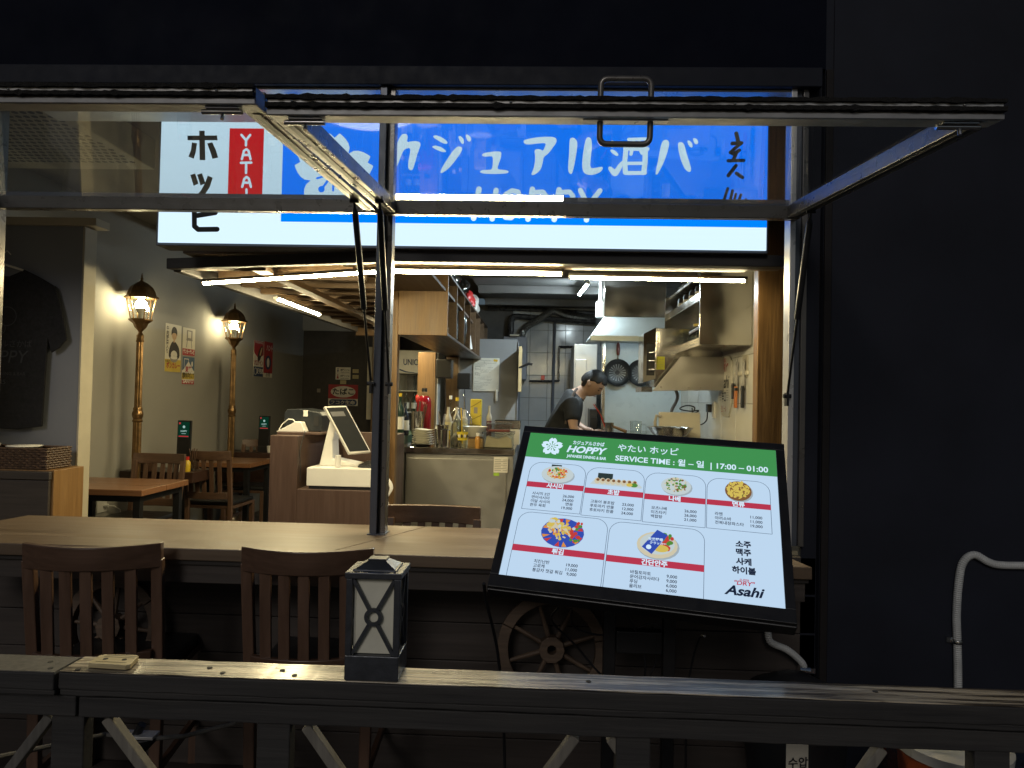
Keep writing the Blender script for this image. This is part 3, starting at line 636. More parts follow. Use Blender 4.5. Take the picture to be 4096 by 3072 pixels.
# ------------------------------------------------------------------ cart wheels under the counter
m_wheel = wood('wheel_wood', (.065, .042, .028), (.16, .105, .068), 0, 1.3, .6, .6)
def wheel(label, x, z, r, tilt, ph):
    t = thing('cart_wheel', label, 'wheel', (x, -.075, z), 'old wooden wheels under the counter'); B = dict(off=(0, 0, 0))
    t.rotation_euler = (tilt, 0, 0); n = 40; seg = 5
    for s_ in range(seg):
        mb = MB(); k = 0; m = n // seg
        for i in range(m + 1):
            a = ph + 2 * math.pi * (s_ + (i / m) * .985) / seg
            for rr, yy in ((r, -.018), (r, .018), (r * .80, .018), (r * .80, -.018)): mb.v.append((rr * math.cos(a), yy, rr * math.sin(a)))
        for i in range(m):
            for e in range(4): mb.f.append((i * 4 + e, i * 4 + (e + 1) % 4, i * 4 + 4 + (e + 1) % 4, i * 4 + 4 + e))
        mb.f += [(0, 1, 2, 3), (m * 4 + 3, m * 4 + 2, m * 4 + 1, m * 4)]
        mb.build('rim_segment', m_wheel, t, bevel=.002, **B)
    for k in range(8):
        a = ph + 2 * math.pi * k / 8 + .1
        MB().tube([(.04 * math.cos(a), 0, .04 * math.sin(a)), (r * .82 * math.cos(a), 0, r * .82 * math.sin(a))], [.009, .0065], 8).build('spoke', m_wheel, t, smooth=1, **B)
    h = MB(); kk = []
    for (rr, yy) in ((.016, -.03), (.045, -.03), (.045, .02), (.016, .02)):
        kk.append(len(h.v))
        for j_ in range(10): h.v.append((rr * math.cos(.628 * j_), yy, rr * math.sin(.628 * j_)))
    for k0, k1 in zip(kk, kk[1:] + kk[:1]):
        for j_ in range(10): h.f.append((k0 + j_, k0 + (j_ + 1) % 10, k1 + (j_ + 1) % 10, k1 + j_))
    h.build('hub', m_wheel, t, bevel=.002, **B)
wheel('spoked wooden wheel leaning under the counter behind the menu board', .066, .630, .190, -.10, .2)
wheel('spoked wooden wheel leaning under the counter behind the left terrace chair', -1.505, .655, .175, -.10, .6)

# ------------------------------------------------------------------ menu display on a stand
e_scr = emis('screen_white', (.58, .77, .98), .88)
e_scrg = emis('screen_green', (.055, .29, .085), .95)
e_scrr = emis('screen_red', (.55, .045, .09), .85)
e_scrw = emis('screen_lettering', (.66, .85, 1.0), 1.0)
e_scrk = emis('screen_ink', (.012, .02, .05), .8)
e_scrl = emis('screen_line', (.05, .09, .16), .8)
SU = Vector((.9815, -.187, -.040)).normalized(); SVd = Vector((-.190, -.635, -.748)); SVd = (SVd - SU * SVd.dot(SU)).normalized(); SV = -SVd; SN = SU.cross(SV)
SO = Vector((-.020, -.352, 1.394)); SW, SH = .726, .490
mn = thing('menu_display', 'tilted digital menu board with a green header on a black stand', 'menu board', (.29, -.60, .14))
def onb(u, v, h): return SO + SU * u - SV * v + SN * h
FR = .024
# bezel: four bars round the panel, then a deep shell
for (u0, v0, u1, v1) in ((-FR, -FR, SW + FR, 0), (-FR, SH, SW + FR, SH + FR * 1.5), (-FR, .0002, -.0002, SH - .0002), (SW + .0002, .0002, SW + FR, SH - .0002)):
    MB().obox(onb(u0, v1, -.01), SU * (u1 - u0), SV * (v1 - v0), SN * .014).build('bezel', m_black, mn, bevel=.001)
MB().obox(onb(-FR - .003, SH + FR * 1.5 + .004, -.055), SU * (SW + 2 * FR + .006), SV * (SH + FR * 2.5 + .008), SN * .0445).build('casing', m_blackm, mn, bevel=.003)
MB().obox(onb(0, SH, -.004), SU * SW, SV * SH, SN * .004).build('screen', e_scr, mn)
MP = Panel(SO, SU, SV)
def uv(u, v): return (u * SW, -v * SH)
def R_(u0, v0, u1, v1, mat, h=.0008, nm='print'): MP.rect(u0 * SW, -v1 * SH, u1 * SW, -v0 * SH, mat, h, nm)
R_(0, 0, 1, .190, e_scrg, .0006, 'header_band')
blossom(MP, .103 * SW, -.098 * SH, .030, e_scrw, e_scrg, .0011)
def TX(s_, u, v, size, mat=e_scrk, align='C', **k): MP.text(s_, u * SW, -v * SH, size, mat, .0014, align=align, **k)
TX('カジュアルさかば', .255, .066, .0165, e_scrw, bold=.03, width=.096)
TX('HOPPY', .252, .130, .034, e_scrw, bold=.035, shear=.25, width=.122)
TX('JAPANESE DINING & BAR', .254, .170, .0145, e_scrw, bold=.03, width=.119)
TX('やたい ホッピ', .5, .090, .030, e_scrw, bold=.012, width=.178)
TX('SERVICE TIME : 월 – 일  | 17:00 – 01:00', .670, .166, .0265, e_scrw, bold=.022, width=.432)
def cell(u0, u1, v0, v1, open_=False):
    r = .035; pts = []
    U0, U1, V0, V1 = u0 * SW, u1 * SW, v0 * SH, v1 * SH
    pts.append((U0, -V1))
    for i in range(7): a = math.radians(180 - 15 * i); pts.append((U0 + r + r * math.cos(a), -(V0 + r) + r * math.sin(a)))
    for i in range(7): a = math.radians(90 - 15 * i); pts.append((U1 - r + r * math.cos(a), -(V0 + r) + r * math.sin(a)))
    pts.append((U1, -V1))
    if not open_: pts.append((U0, -V1))
    MP.stroke(pts, .0012, e_scrl, .0009, 'cell_outline', caps=False)
cells = (((.031, .262, .225, .567, .372, .410), '사시미', [('사시미 2인', '26,000'), ('연어사시미', '24,000'), ('이달 사시미', '변동'), ('한우 육회', '19,000')], .462, .027),
         ((.267, .497, .230, .572, .380, .419), '초밥', [('고등어 봉초밥', '23,000'), ('후토마키 반줄', '12,000'), ('후토마키 한줄', '24,000')], .481, .029),
         ((.502, .733, .233, .576, .385, .424), '나베', [('모츠나베', '26,000'), ('미즈타키', '26,000'), ('백합탕', '21,000')], .486, .028),
         ((.738, .970, .236, .575, .386, .422), '면류', [('라멘', '11,000'), ('야끼소바', '11,000'), ('전복내장파스타', '19,000')], .486, .028),
         ((.028, .376, .585, .999, .802, .842), '튀김', [('치킨난반', '19,000'), ('고로케', '11,000'), ('통감자 젓갈 튀김', '9,000')], .902, .0265),
         ((.383, .732, .592, .999, .806, .846), '간단안주', [('바질토마토', '9,000'), ('문어감자사라다', '9,000'), ('푸딩', '6,000'), ('올리브', '6,000')], .901, .0268))
for k, ((u0, u1, v0, v1, r0, r1), ttl, rows, vy, dv) in enumerate(cells):
    cell(u0, u1, v0, v1, k > 3)
    R_(u0, r0, u1, r1, e_scrr, .0010, 'red_band#%d' % k)
    TX(ttl, (u0 + u1) / 2, r1 - .006, .0185, e_scrw, bold=.035)
    off = .030 if k < 4 else .092
    for i, (nm, pr) in enumerate(rows):
        TX(nm, u0 + off, vy + i * dv, .0118, align='L', bold=.014)
        TX(pr, u1 - (.032 if k < 4 else .092), vy + i * dv + .002, .0122, align='R', bold=.014)
for s_, v in (('소주', .672), ('맥주', .721), ('사케', .776), ('하이볼', .828)): TX(s_, .868, v, .0215, bold=.04)
TX('SUPER', .869, .873, .0085, e_scrr, bold=.01, shear=.1)
TX('"DRY"', .870, .897, .0165, e_scrr, bold=.02, shear=.15, width=.050)
TX('Asahi', .868, .955, .036, e_scrk, bold=.03, shear=.32, width=.098)
# dishes
def em(n, c): return emis('dish_' + n, c, .85)
Dc = dict(w=em('plate', (.62, .72, .74)), g=em('green', (.10, .30, .05)), o=em('orange', (.80, .32, .06)), r=em('red', (.62, .06, .05)), y=em('yellow', (.75, .58, .12)), k=em('nori', (.03, .05, .05)), c=em('cream', (.72, .66, .48)), b=em('blue', (.04, .09, .50)), n=em('brown', (.25, .12, .05)), s=em('shade', (.42, .50, .55)))
def dish(u, v, rx, ry, plate, bits, n, spread=.62, seed=1):
    q = random.Random(seed); U, V = u * SW, -v * SH
    MP.disc(U + .003, V - .004, rx * 1.02, Dc['s'], .0011, 'dish', ry)
    MP.disc(U, V, rx, Dc[plate], .0013, 'dish', ry)
    for i in range(n * 3):
        a = q.uniform(0, 6.28); d = spread * math.sqrt(q.random())
        MP.disc(U + rx * d * math.cos(a), V + ry * d * math.sin(a) + ry * .12, rx * q.uniform(.05, .13), Dc[q.choice(bits)], .0015 + i * .000008, 'dish', ry * q.uniform(.05, .15), n=7, rot=q.uniform(0, 3))
R_(.118, .235, .160, .275, Dc['k'], .0012, 'dish'); dish(.148, .305, .048, .030, 'w', 'oorgyc', 34, seed=3)
R_(.312, .268, .372, .32, Dc['k'], .0012, 'dish')
MP.poly([uv(.285, .352), uv(.300, .320), uv(.470, .318), uv(.490, .345), uv(.488, .356)], Dc['w'], .0013, 'dish')
for i in range(8): MP.disc((.312 + i * .021) * SW, -.325 * SH, .0085, Dc['c'], .0016 + i * .00002, 'dish', .011, n=10); MP.disc((.314 + i * .021) * SW, -.318 * SH, .005, Dc['n'], .0018 + i * .00002, 'dish', .005, n=8)
MP.disc(.458 * SW, -.338 * SH, .011, Dc['g'], .002, 'dish', .007); MP.disc(.440 * SW, -.338 * SH, .009, Dc['y'], .002, 'dish', .006)
dish(.620, .315, .042, .030, 'w', 'ccgnwg', 32, .75, seed=5)
dish(.854, .313, .036, .033, 'n', 'yyyy', 46, .85, seed=6); dish(.862, .345, .014, .008, 'g', 'gg', 6, .9, seed=7)
MP.disc(.208 * SW, -.700 * SH, .060, Dc['b'], .0012, 'dish', .046)
for i in range(18):
    a = 2 * math.pi * i / 18
    if i % 3: MP.poly([(.208 * SW + .058 * math.cos(a - .12), -.700 * SH + .044 * math.sin(a - .12)), (.208 * SW + .058 * math.cos(a + .12), -.700 * SH + .044 * math.sin(a + .12)), (.208 * SW + .036 * math.cos(a), -.700 * SH + .028 * math.sin(a))], Dc['or'[i % 2]], .0014, 'dish')
q = random.Random(11)
for i in range(70):
    a = q.uniform(0, 6.28); d = math.sqrt(q.random()); MP.disc(.205 * SW + .036 * d * math.cos(a), -.690 * SH + .027 * d * math.sin(a), q.uniform(.003, .008), Dc[q.choice('oyyyoc')], .0017 + i * .00001, 'dish', q.uniform(.002, .005), n=6, rot=q.uniform(0, 3))
for i in range(22):
    MP.disc(.165 * SW + q.uniform(-.012, .03), -.630 * SH + q.uniform(-.02, .006), q.uniform(.004, .011), Dc[q.choice('wcy')], .0026, 'dish', .006, n=7); MP.disc(.252 * SW + q.uniform(-.01, .018), -.650 * SH + q.uniform(-.05, .012), q.uniform(.003, .007), Dc[q.choice('rrwg')], .0027, 'dish', .005, n=7)
MP.disc(.563 * SW + .003, -.715 * SH - .004, .056, Dc['s'], .0011, 'dish', .040); MP.disc(.563 * SW, -.715 * SH, .054, Dc['c'], .0013, 'dish', .040); MP.disc(.563 * SW, -.708 * SH, .046, Dc['w'], .0014, 'dish', .032)
for i in range(30): MP.disc(.598 * SW + q.uniform(-.014, .014), -.700 * SH + q.uniform(-.018, .028), q.uniform(.004, .009), Dc[q.choice('rgrg')], .0016 + i * .00001, 'dish', .006, n=8)
MP.disc(.578 * SW, -.735 * SH, .020, Dc['y'], .0020, 'dish', .011)
MP.poly([uv(.508, .735), uv(.545, .775), uv(.600, .650), uv(.560, .620)], Dc['b'], .0023, 'dish')
MP.text('天然酵母', .556 * SW, -.690 * SH, .010, e_scrw, .0026, bold=.03); MP.text('クラッカー', .566 * SW, -.712 * SH, .009, e_scrw, .0026, bold=.03)
MP.disc(.533 * SW, -.733 * SH, .007, e_scrw, .0026, 'dish')
MP.build(mn)
for (x, y, zt) in ((.235, -.36, 1.16), (.410, -.40, 1.14)):
    MB().box(x - .018, x + .018, y - .018, y + .018, .14, zt).build('leg', m_blackm, mn, bevel=.002)
MB().box(.2535, .3915, -.40, -.36, .735, .80).build('cross_member', m_blackm, mn, bevel=.002)
MB().box(.10, .55, -.62, -.16, .141, .155).build('foot_plate', m_blackm, mn, bevel=.002)
def cable(nm, label, pts, r, mat, cat='cable', sub=6):
    P = [Vector(p) for p in pts]; out = []
    for i in range(len(P) - 1):
        p0, p1, p2, p3 = P[max(i - 1, 0)], P[i], P[i + 1], P[min(i + 2, len(P) - 1)]
        for k in range(sub):
            t = k / sub; out.append(.5 * ((2 * p1) + (p2 - p0) * t + (2 * p0 - 5 * p1 + 4 * p2 - p3) * t * t + (3 * p1 - p0 - 3 * p2 + p3) * t ** 3))
    out.append(P[-1])
    if nm is None: return out
    o = MB().tube(out, r, 8).build(nm, mat, smooth=1); return tag(o, label, cat)
cable('black_cable', 'thin black cable hanging in a wide loop under the menu board', [(.07, -.52, .90), (.055, -.45, .84), (.13, -.35, .74), (.22, -.32, .635), (.30, -.33, .60), (.345, -.36, .65), (.335, -.38, .75), (.28, -.40, .86)], .0035, m_black)
cable('black_cable', 'black cable with a small coil between the menu stand legs', [(.11, -.52, .90), (.12, -.42, .82), (.20, -.36, .775), (.30, -.34, .785), (.375, -.34, .81), (.40, -.36, .78), (.375, -.37, .735), (.35, -.36, .76), (.37, -.35, .80), (.385, -.34, .70), (.355, -.33, .60), (.35, -.33, .4), (.36, -.33, .16)], .0033, m_black)
cable('black_cable', 'black cable dropping from the right half of the menu board', [(.47, -.60, .86), (.49, -.45, .80), (.485, -.38, .70), (.475, -.36, .56), (.48, -.36, .16)], .0035, m_black)
cable('black_cable', 'black cable hanging at the left corner of the menu board', [(-.135, -.66, 1.0), (-.13, -.60, .93), (-.10, -.50, .75), (-.08, -.45, .5), (-.07, -.44, .16)], .0045, m_black)

# ------------------------------------------------------------------ corrugated conduits on the black wall
m_cond = plain('conduit_grey', (.50, .51, .50), .5, var=.12, scale=30)
def conduit(label, pts, r):
    out = cable(None, None, pts, r, None, sub=8)
    L = [0]
    for a, b in zip(out, out[1:]): L.append(L[-1] + (b - a).length)
    n = int(L[-1] / .0035); P2 = []; k = 0
    for i in range(n + 1):
        d = L[-1] * i / n
        while k < len(L) - 2 and L[k + 1] < d: k += 1
        t = (d - L[k]) / max(1e-6, L[k + 1] - L[k]); P2.append(out[k].lerp(out[k + 1], t))
    t_ = thing('conduit', label, 'conduit', tuple(P2[-1]))
    MB().tube(P2, [r * (1.0 if i % 2 else .86) for i in range(n + 1)], 12).build('hose', m_cond, t_)
    return t_
c1 = conduit('grey corrugated hose curling out under the right end of the menu board', [(.80, -.05, .76), (.815, -.06, .715), (.826, -.06, .673), (.887, -.055, .645), (.935, -.05, .605), (.948, -.045, .576), (.95, -.045, .5), (.95, -.045, .15)], .0125)
MB().tube([(.930, -.045, .575), (.966, -.045, .572)], .0165, 12).box(.955, .985, -.05, -.035, .565, .582).build('clamp', m_chrome, c1, smooth=1)
c2 = conduit('grey corrugated conduit climbing the black wall and bending to the right', [(1.474, -.045, .15), (1.474, -.045, .527), (1.470, -.045, .695), (1.467, -.045, .790), (1.474, -.045, .90), (1.488, -.045, .965), (1.525, -.045, .992), (1.575, -.045, .968), (1.62, -.045, .959), (1.75, -.045, .960), (2.3, -.045, .96)], .0135)
MB().lathe([(.0165, -.006), (.0185, 0), (.0165, .006)], (1.470, -.045, .690), 14).box(1.436, 1.456, -.042, -.03, .686, .704).build('clamp', m_chrome, c2, smooth=1)

# odds and ends behind the rail
pp = thing('paper_notice', 'white paper notice with handwriting below the railing on the right', 'notice', (.70, -.66, .4))
MB().obox((.668, -.68, .40), (.060, .008, 0), (0, .002, .22), (0, .002, 0)).build('sheet', m_paper, pp)
P = Panel((.668, -.682, .40), (1, .13, 0), (0, 0, 1)); P.text('수압', .030, .155, .030, m_ink, .003, bold=.02); P.text('용소음', .030, .10, .014, m_ink, .003); P.build(pp)
bk = thing('paint_pail', 'orange and white printed pail wrapped in clear plastic at lower right', 'pail', (1.08, -.72, .14))
MB().lathe([(.10, 0), (.125, .47), (.13, .475)], (1.08, -.70, .145), 28, cap=False).build('body', plain('pail_orange', (.42, .09, .03), .4, var=.4, scale=12), bk, smooth=1)
MB().lathe([(.131, .0), (.134, .025), (.12, .03)], (1.08, -.70, .62), 28).build('lid', m_white, bk, smooth=1)
MB().blob((1.08, -.70, .57), (.15, .14, .11), 5, .35, 20, 12).build('plastic_wrap', pane('plastic_film', (.86, .88, .9), .10, .12), bk, smooth=60)
MB().lathe([(.0, .0), (.14, .0), (.16, .20), (.14, .30), (.05, .345), (0, .35)], (.84, -.26, .29), 22).build('dark_sack', plain('black_bag', (.02, .021, .024), .4, bmp=.6, bscale=18), smooth=60)
tag(bpy.data.objects['dark_sack'], 'rounded black bag at the foot of the grey hose', 'bag')
tr = thing('microphone_tripod', 'black clamp with a knob on a thin post behind the left railing', 'stand', (-1.06, -.68, .14))
MB().tube([(-1.06, -.68, .14), (-1.06, -.68, .53)], .012, 10).build('pole', m_black, tr, smooth=1)
MB().lathe([(.012, 0), (.035, .035), (.036, .045)], (-1.06, -.68, .52), 16, sx=1.4).build('head', m_black, tr, smooth=1)
MB().box(-1.11, -1.01, -.70, -.66, .566, .574).build('grip_plate', m_alul, tr, bevel=.001)
MB().tube([(-1.066, -.68, .57), (-1.05, -.68, .598)], .011, 12).build('knob', m_black, tr, smooth=1)

# ------------------------------------------------------------------ pergola ceiling and its tubes
pg = thing('pergola_ceiling', 'slatted timber canopy under the sign, lit by long tubes', 'pergola', (-.4, .5, 2.06))
MB().box(-.655, 1.05, .455, .51, 2.082, 2.132).build('front_beam', m_beamd, pg, bevel=.003)
MB().bar((-.66, .49, 2.107), (-1.775, .745, 2.107), .045, .05).build('front_beam', m_beamd, pg, bevel=.003)
MB().bar((-1.745, .76, 2.105), (-1.66, 3.80, 2.105), .04, .06).build('side_beam', m_beamd, pg, bevel=.003)
MB().box(-1.36, -1.29, .70, 3.78, 2.075, 2.105).build('rafter', m_batten, pg, bevel=.003)
MB().box(-1.66, -.93, 3.78, 3.84, 2.04, 2.13).build('rear_beam', m_batten, pg, bevel=.003)
for k in range(11):
    y = .86 + k * .27
    MB().box(-1.72 + .002 * k, -.92, y, y + .045, 2.106, 2.17).build('joist', m_batten, pg, bevel=.002)
MB().box(-.92, 1.05, .555, .60, 2.09, 2.108).build('tube_batten', m_batten, pg, bevel=.002)
MB().box(-.92, .93, .64, .70, 2.10, 2.14).build('tube_batten', m_batten, pg, bevel=.002)
for x in (-.45, -.05, .33, .62, .88): MB().bar((x, .47, 2.142), (x + .07, .74, 2.142), .045, .012).build('slat', m_batten, pg, bevel=.002)
for x in (-1.5, -1.15, -.85): MB().bar((x, .72 - (x + 1.5) * .23, 2.142), (x + .10, 1.0, 2.142), .05, .012).build('slat', m_batten, pg, bevel=.002)
MB().box(-1.74, -.60, .80, 3.83, 2.172, 2.19).build('roof_board', wood('pergola_board', (.028, .015, .007), (.07, .04, .018), 1, .8, .6, .2), pg)
def led(label, a, b, mat, r=.0125, grp='fluorescent tubes', a0=181):
    a, b = Vector(a), Vector(b); d = (b - a).normalized(); s_ = d.cross(Vector((0, 0, 1))).normalized(); Z = s_.cross(d)
    t = thing('tube_light', label, 'tube light', tuple(a), grp)
    mb = MB(); n = 12
    for e in (a + d * .012, b - d * .012):
        for i in range(n + 1):
            w = math.radians(a0 + (540 - 2 * a0) * i / n); mb.v.append(tuple(e + s_ * r * math.cos(w) + Z * r * math.sin(w)))
    for i in range(n): mb.f.append((i, i + 1, n + 2 + i, n + 1 + i))
    mb.build('diffuser', mat, t, smooth=1, fix=False)
    for e in (a, b - d * .0118): MB().tube([e, e + d * .0118], r * 1.1, 12).build('end_cap', m_white, t, smooth=1)
    hz = r * math.sin(math.radians(180 - a0))
    MB().bar(a + Z * (hz + .0075), b + Z * (hz + .0075), 2.1 * r, .015).build('housing', m_alu, t, bevel=.001)
led('long warm tube at the left, running obliquely to the dining room', (-1.735, 1.00, 2.062), (-.73, .60, 2.066), m_tube)
led('warm tube under the middle of the sign', (-.705, .592, 2.066), (.105, .592, 2.066), m_tube, a0=166)
led('warm tube nearest the fir pillar', (.135, .82, 2.092), (.980, .82, 2.087), m_tube)
led('short warm tube on the pergola deep in the dining room', (-1.515, 1.43, 2.05), (-1.510, 2.23, 2.05), m_tubei)
led('far warm tube end half hidden behind the central post', (-1.14, 3.05, 2.05), (-1.12, 3.6, 2.05), m_tubei)
led('short cool white tube on the kitchen ceiling', (.395, 3.30, 2.47), (.36, 3.95, 2.47), m_tubew)

# ------------------------------------------------------------------ dining room
m_copper = plain('aged_copper', (.24, .145, .065), .34, .85, var=.35, scale=22, bmp=.15, bscale=70)
e_bulb = emis('bulb_glow', (1.0, .84, .48), 210.0)
m_bulbb = plain('bulb_base', (.75, .72, .62), .4)
def lamp(label, x, y):
    t = thing('lamp_post', label, 'lamp post', (x, y, .14), 'antique lamp posts against the wall')
    MB().lathe([(.13, 0), (.13, .05), (.10, .08), (.075, .16), (.05, .22), (.045, .34), (.036, .36)], (x, y, .14), 20).build('foot', m_copper, t, smooth=50)
    mb = MB(); prof = []
    n = 24; ks = []
    for (r, z) in ((.034, .50), (.031, 1.265)):
        ks.append(len(mb.v))
        for j in range(n): rr = r * (1.0 if j % 2 else .86); a = 2 * math.pi * j / n; mb.v.append((x + rr * math.cos(a), y + rr * math.sin(a), z))
    for j in range(n): mb.f.append((ks[0] + j, ks[0] + (j + 1) % n, ks[1] + (j + 1) % n, ks[1] + j))
    ks = []
    for (r, z) in ((.027, 1.37), (.024, 1.87)):
        ks.append(len(mb.v))
        for j in range(n): rr = r * (1.0 if j % 2 else .86); a = 2 * math.pi * j / n; mb.v.append((x + rr * math.cos(a), y + rr * math.sin(a), z))
    for j in range(n): mb.f.append((ks[0] + j, ks[0] + (j + 1) % n, ks[1] + (j + 1) % n, ks[1] + j))
    mb.build('pole', m_copper, t, smooth=20)
    MB().lathe([(.032, 1.26), (.038, 1.27), (.030, 1.285), (.037, 1.30), (.040, 1.32), (.037, 1.335), (.030, 1.35), (.034, 1.36), (.028, 1.375)], (x, y, 0), 20).build('collar', m_copper, t, smooth=50)
    MB().lathe([(.024, 1.865), (.029, 1.872), (.029, 1.88), (.026, 1.885), (.026, 1.92), (.018, 1.93), (.013, 1.945), (.02, 1.955), (.042, 1.98), (.055, 2.01), (.085, 2.032), (.086, 2.042)], (x, y, 0), 6, ph=.3).build('lantern_base', m_copper, t, smooth=20)
    for j in range(6):
        a = .3 + math.pi / 3 * j; b = a + math.pi / 3
        p0, p1 = (x + .070 * math.cos(a), y + .070 * math.sin(a), 2.042), (x + .104 * math.cos(a), y + .104 * math.sin(a), 2.205)
        q0, q1 = (x + .070 * math.cos(b), y + .070 * math.sin(b), 2.042), (x + .104 * math.cos(b), y + .104 * math.sin(b), 2.205)
        MB().tube([p0, p1], .0045, 6).build('cage_bar', m_copper, t)
        c = Vector((x, y, 2.12)); sh = lambda p: Vector(p).lerp(c, .05)
        MB().quad([sh(p0), sh(q0), sh(q1), sh(p1)]).build('pane', m_glass, t)
    rf_ = MB().lathe([(.122, 2.200), (.124, 2.212), (.105, 2.222), (.098, 2.250), (.080, 2.285), (.045, 2.315), (.014, 2.332)], (x, y, 0), 6, ph=.3).build('roof', m_copper, t, smooth=20)
    MB().lathe([(.014, 2.33), (.008, 2.34), (.011, 2.352), (.006, 2.362), (.008, 2.372), (.001, 2.395)], (x, y, 0), 12).build('finial', m_copper, rf_, smooth=60)
    so_ = MB().lathe([(.018, 2.043), (.018, 2.085), (.030, 2.10), (.038, 2.125)], (x, y, 0), 16).build('bulb_socket', m_bulbb, t, smooth=50)
    MB().lathe([(.038, 2.1255), (.041, 2.145), (.038, 2.168), (.026, 2.183), (.004, 2.19)], (x, y, 0), 16).build('bulb', e_bulb, so_, smooth=60)
lamp('copper lamp post nearer the street, left of the food posters', -3.03, 2.70)
lamp('copper lamp post deeper in the room, between the two poster groups', -3.03, 4.36)

m_table = wood('table_wood', (.17, .075, .035), (.26, .125, .06), 0, .9, .32, .08, coat=.2)
def table(label, x0, x1, y0, y1):
    t = thing('table', label, 'table', ((x0 + x1) / 2, (y0 + y1) / 2, .14), 'dining tables')
    MB().box(x0, x1, y0, y1, .842, .88).build('table_top', m_table, t, bevel=.003)
    for x in (x0 + .05, x1 - .05):
        for y in (y0 + .05, y1 - .05): MB().box(x - .022, x + .022, y - .022, y + .022, .14, .8415).build('leg', m_blackm, t, bevel=.002)
    MB().box(x0 + .03, x1 - .03, y0 + .04, y1 - .04, .80, .8415).build('apron', m_blackm, t)
table('square wooden table nearest the street', -3.16, -2.445, 1.755, 2.345)
table('square wooden table beyond the chair with its back to the street', -3.16, -2.50, 3.555, 4.12)

def wallposter(name, label, y0, y1, z0, z1, draw, cat='poster'):
    t = thing(name, label, cat, (-3.2, (y0 + y1) / 2, z0), 'retro posters on the left wall')
    MB().box(-3.1985, -3.1965, y0, y1, z0, z1).build('sheet', m_paper, t)
    P = Panel((-3.1965, y0, z0), (0, 1, 0), (0, 0, 1)); draw(P, y1 - y0, z1 - z0); P.build(t)
m_skin_p = plain('print_skin', (.55, .36, .22), .8); m_yel = plain('print_yellow', (.55, .40, .07), .8); m_gry = plain('print_grey', (.28, .25, .21), .8); m_blu = plain('print_blue', (.07, .12, .19), .8); m_pw = plain('print_white', (.70, .66, .58), .8); m_dk = plain('print_dark', (.035, .028, .026), .8)
def d_curry(P, w, h):
    P.rect(0, 0, w, h * .26, m_yel, .0006)
    P.poly(chaikin([(w * .22, h * .26), (w * .22, h * .45), (w * .35, h * .60), (w * .50, h * .66), (w * .68, h * .62), (w * .90, h * .50), (w * .92, h * .26)]), m_dk, .0010)
    P.disc(w * .54, h * .76, w * .15, m_skin_p, .0012, ry=h * .085); P.poly([(w * .47, h * .70), (w * .60, h * .70), (w * .56, h * .62), (w * .50, h * .62)], m_skin_p, .0013)
    P.poly(chaikin([(w * .36, h * .74), (w * .34, h * .86), (w * .44, h * .95), (w * .62, h * .95), (w * .73, h * .86), (w * .70, h * .74), (w * .66, h * .82), (w * .42, h * .82)]), m_dk, .0014)
    P.disc(w * .55, h * .36, w * .20, m_pw, .0015, ry=h * .09); P.disc(w * .55, h * .27, w * .24, m_gry, .0016, ry=h * .07); P.disc(w * .55, h * .30, w * .22, m_pw, .0017, ry=h * .035)
    for k, c in enumerate('牛肉野菜入り'): P.text(c, w * .11, h * (.86 - k * .095), w * .16, m_ink, .002, bold=.015)
    P.text('ボンカレー', w * .52, h * .08, w * .23, m_inkr, .002, bold=.03, width=w * .86); P.text('大塚の', w * .16, h * .19, w * .11, m_ink, .002)
def d_tv(P, w, h):
    P.rect(0, 0, w, h * .24, m_inkr, .0006); P.rect(w * .30, h * .58, w * .76, h * .92, m_gry, .0008); P.rect(w * .40, h * .64, w * .66, h * .88, m_pw, .0012); P.rect(w * .43, h * .66, w * .63, h * .86, m_paper, .0014)
    P.rect(w * .28, h * .54, w * .78, h * .60, m_gry, .0010); P.stroke([(w * .36, h * .54), (w * .30, h * .30)], w * .03, m_dk, .001); P.stroke([(w * .68, h * .54), (w * .74, h * .28)], w * .03, m_dk, .001)
    P.text('サンヨーテレビ', w * .5, h * .07, w * .2, m_pw, .002, bold=.03, width=w * .9)
def d_pump(P, w, h):
    P.rect(0, .5 * h, w, h, m_blu, .0006); P.poly([(0, h * .46), (w * .5, h * .84), (w, h * .46), (w, h * .40), (0, h * .40)], m_pw, .0009); P.rect(0, h * .18, w, h * .40, m_yel, .0008); P.rect(0, 0, w, h * .15, m_inkr, .0008)
    P.stroke([(w * .15, h * .62), (w * .15, h * .92), (w * .5, h * .92), (w * .5, h * .80)], w * .03, m_pw, .001); P.disc(w * .8, h * .75, w * .07, m_pw, .001, ry=h * .10)
    P.text('東芝', w * .5, h * .46, w * .26, m_inkr, .002, bold=.03); P.text('電動井戸ポンプ', w * .5, h * .23, w * .26, m_ink, .002, bold=.02, width=w * .95); P.text('SANYO', w * .5, h * .04, w * .22, m_pw, .002, bold=.03, width=w * .86)
def d_red(P, w, h):
    P.rect(0, h * .28, w, h, m_inkr, .0006); P.poly([(0, h * .28), (w, h * .28), (w, h * .62), (w * .5, h * .50), (0, h * .66)], m_pw, .0009); P.rect(0, 0, w, h * .27, m_inkb, .0007)
    P.poly(chaikin([(w * .35, h * .45), (w * .60, h * .40), (w * .98, h * .80), (w * .80, h * .90), (w * .45, h * .70)]), m_dk, .0012); P.poly(chaikin([(w * .55, h * .60), (w * .68, h * .57), (w * .90, h * .82), (w * .78, h * .85)]), m_skin_p, .0014)
    P.text('オロナイン', w * .5, h * .32, w * .26, m_inkr, .002, bold=.03, width=w * .92); P.text('販売店', w * .68, h * .09, w * .24, m_pw, .002, bold=.02); P.ringp(w * .2, h * .14, w * .12, w * .15, m_pw, .002); P.text('FRAGRANCE', w * .5, h * .93, w * .16, m_pw, .002, width=w * .8)
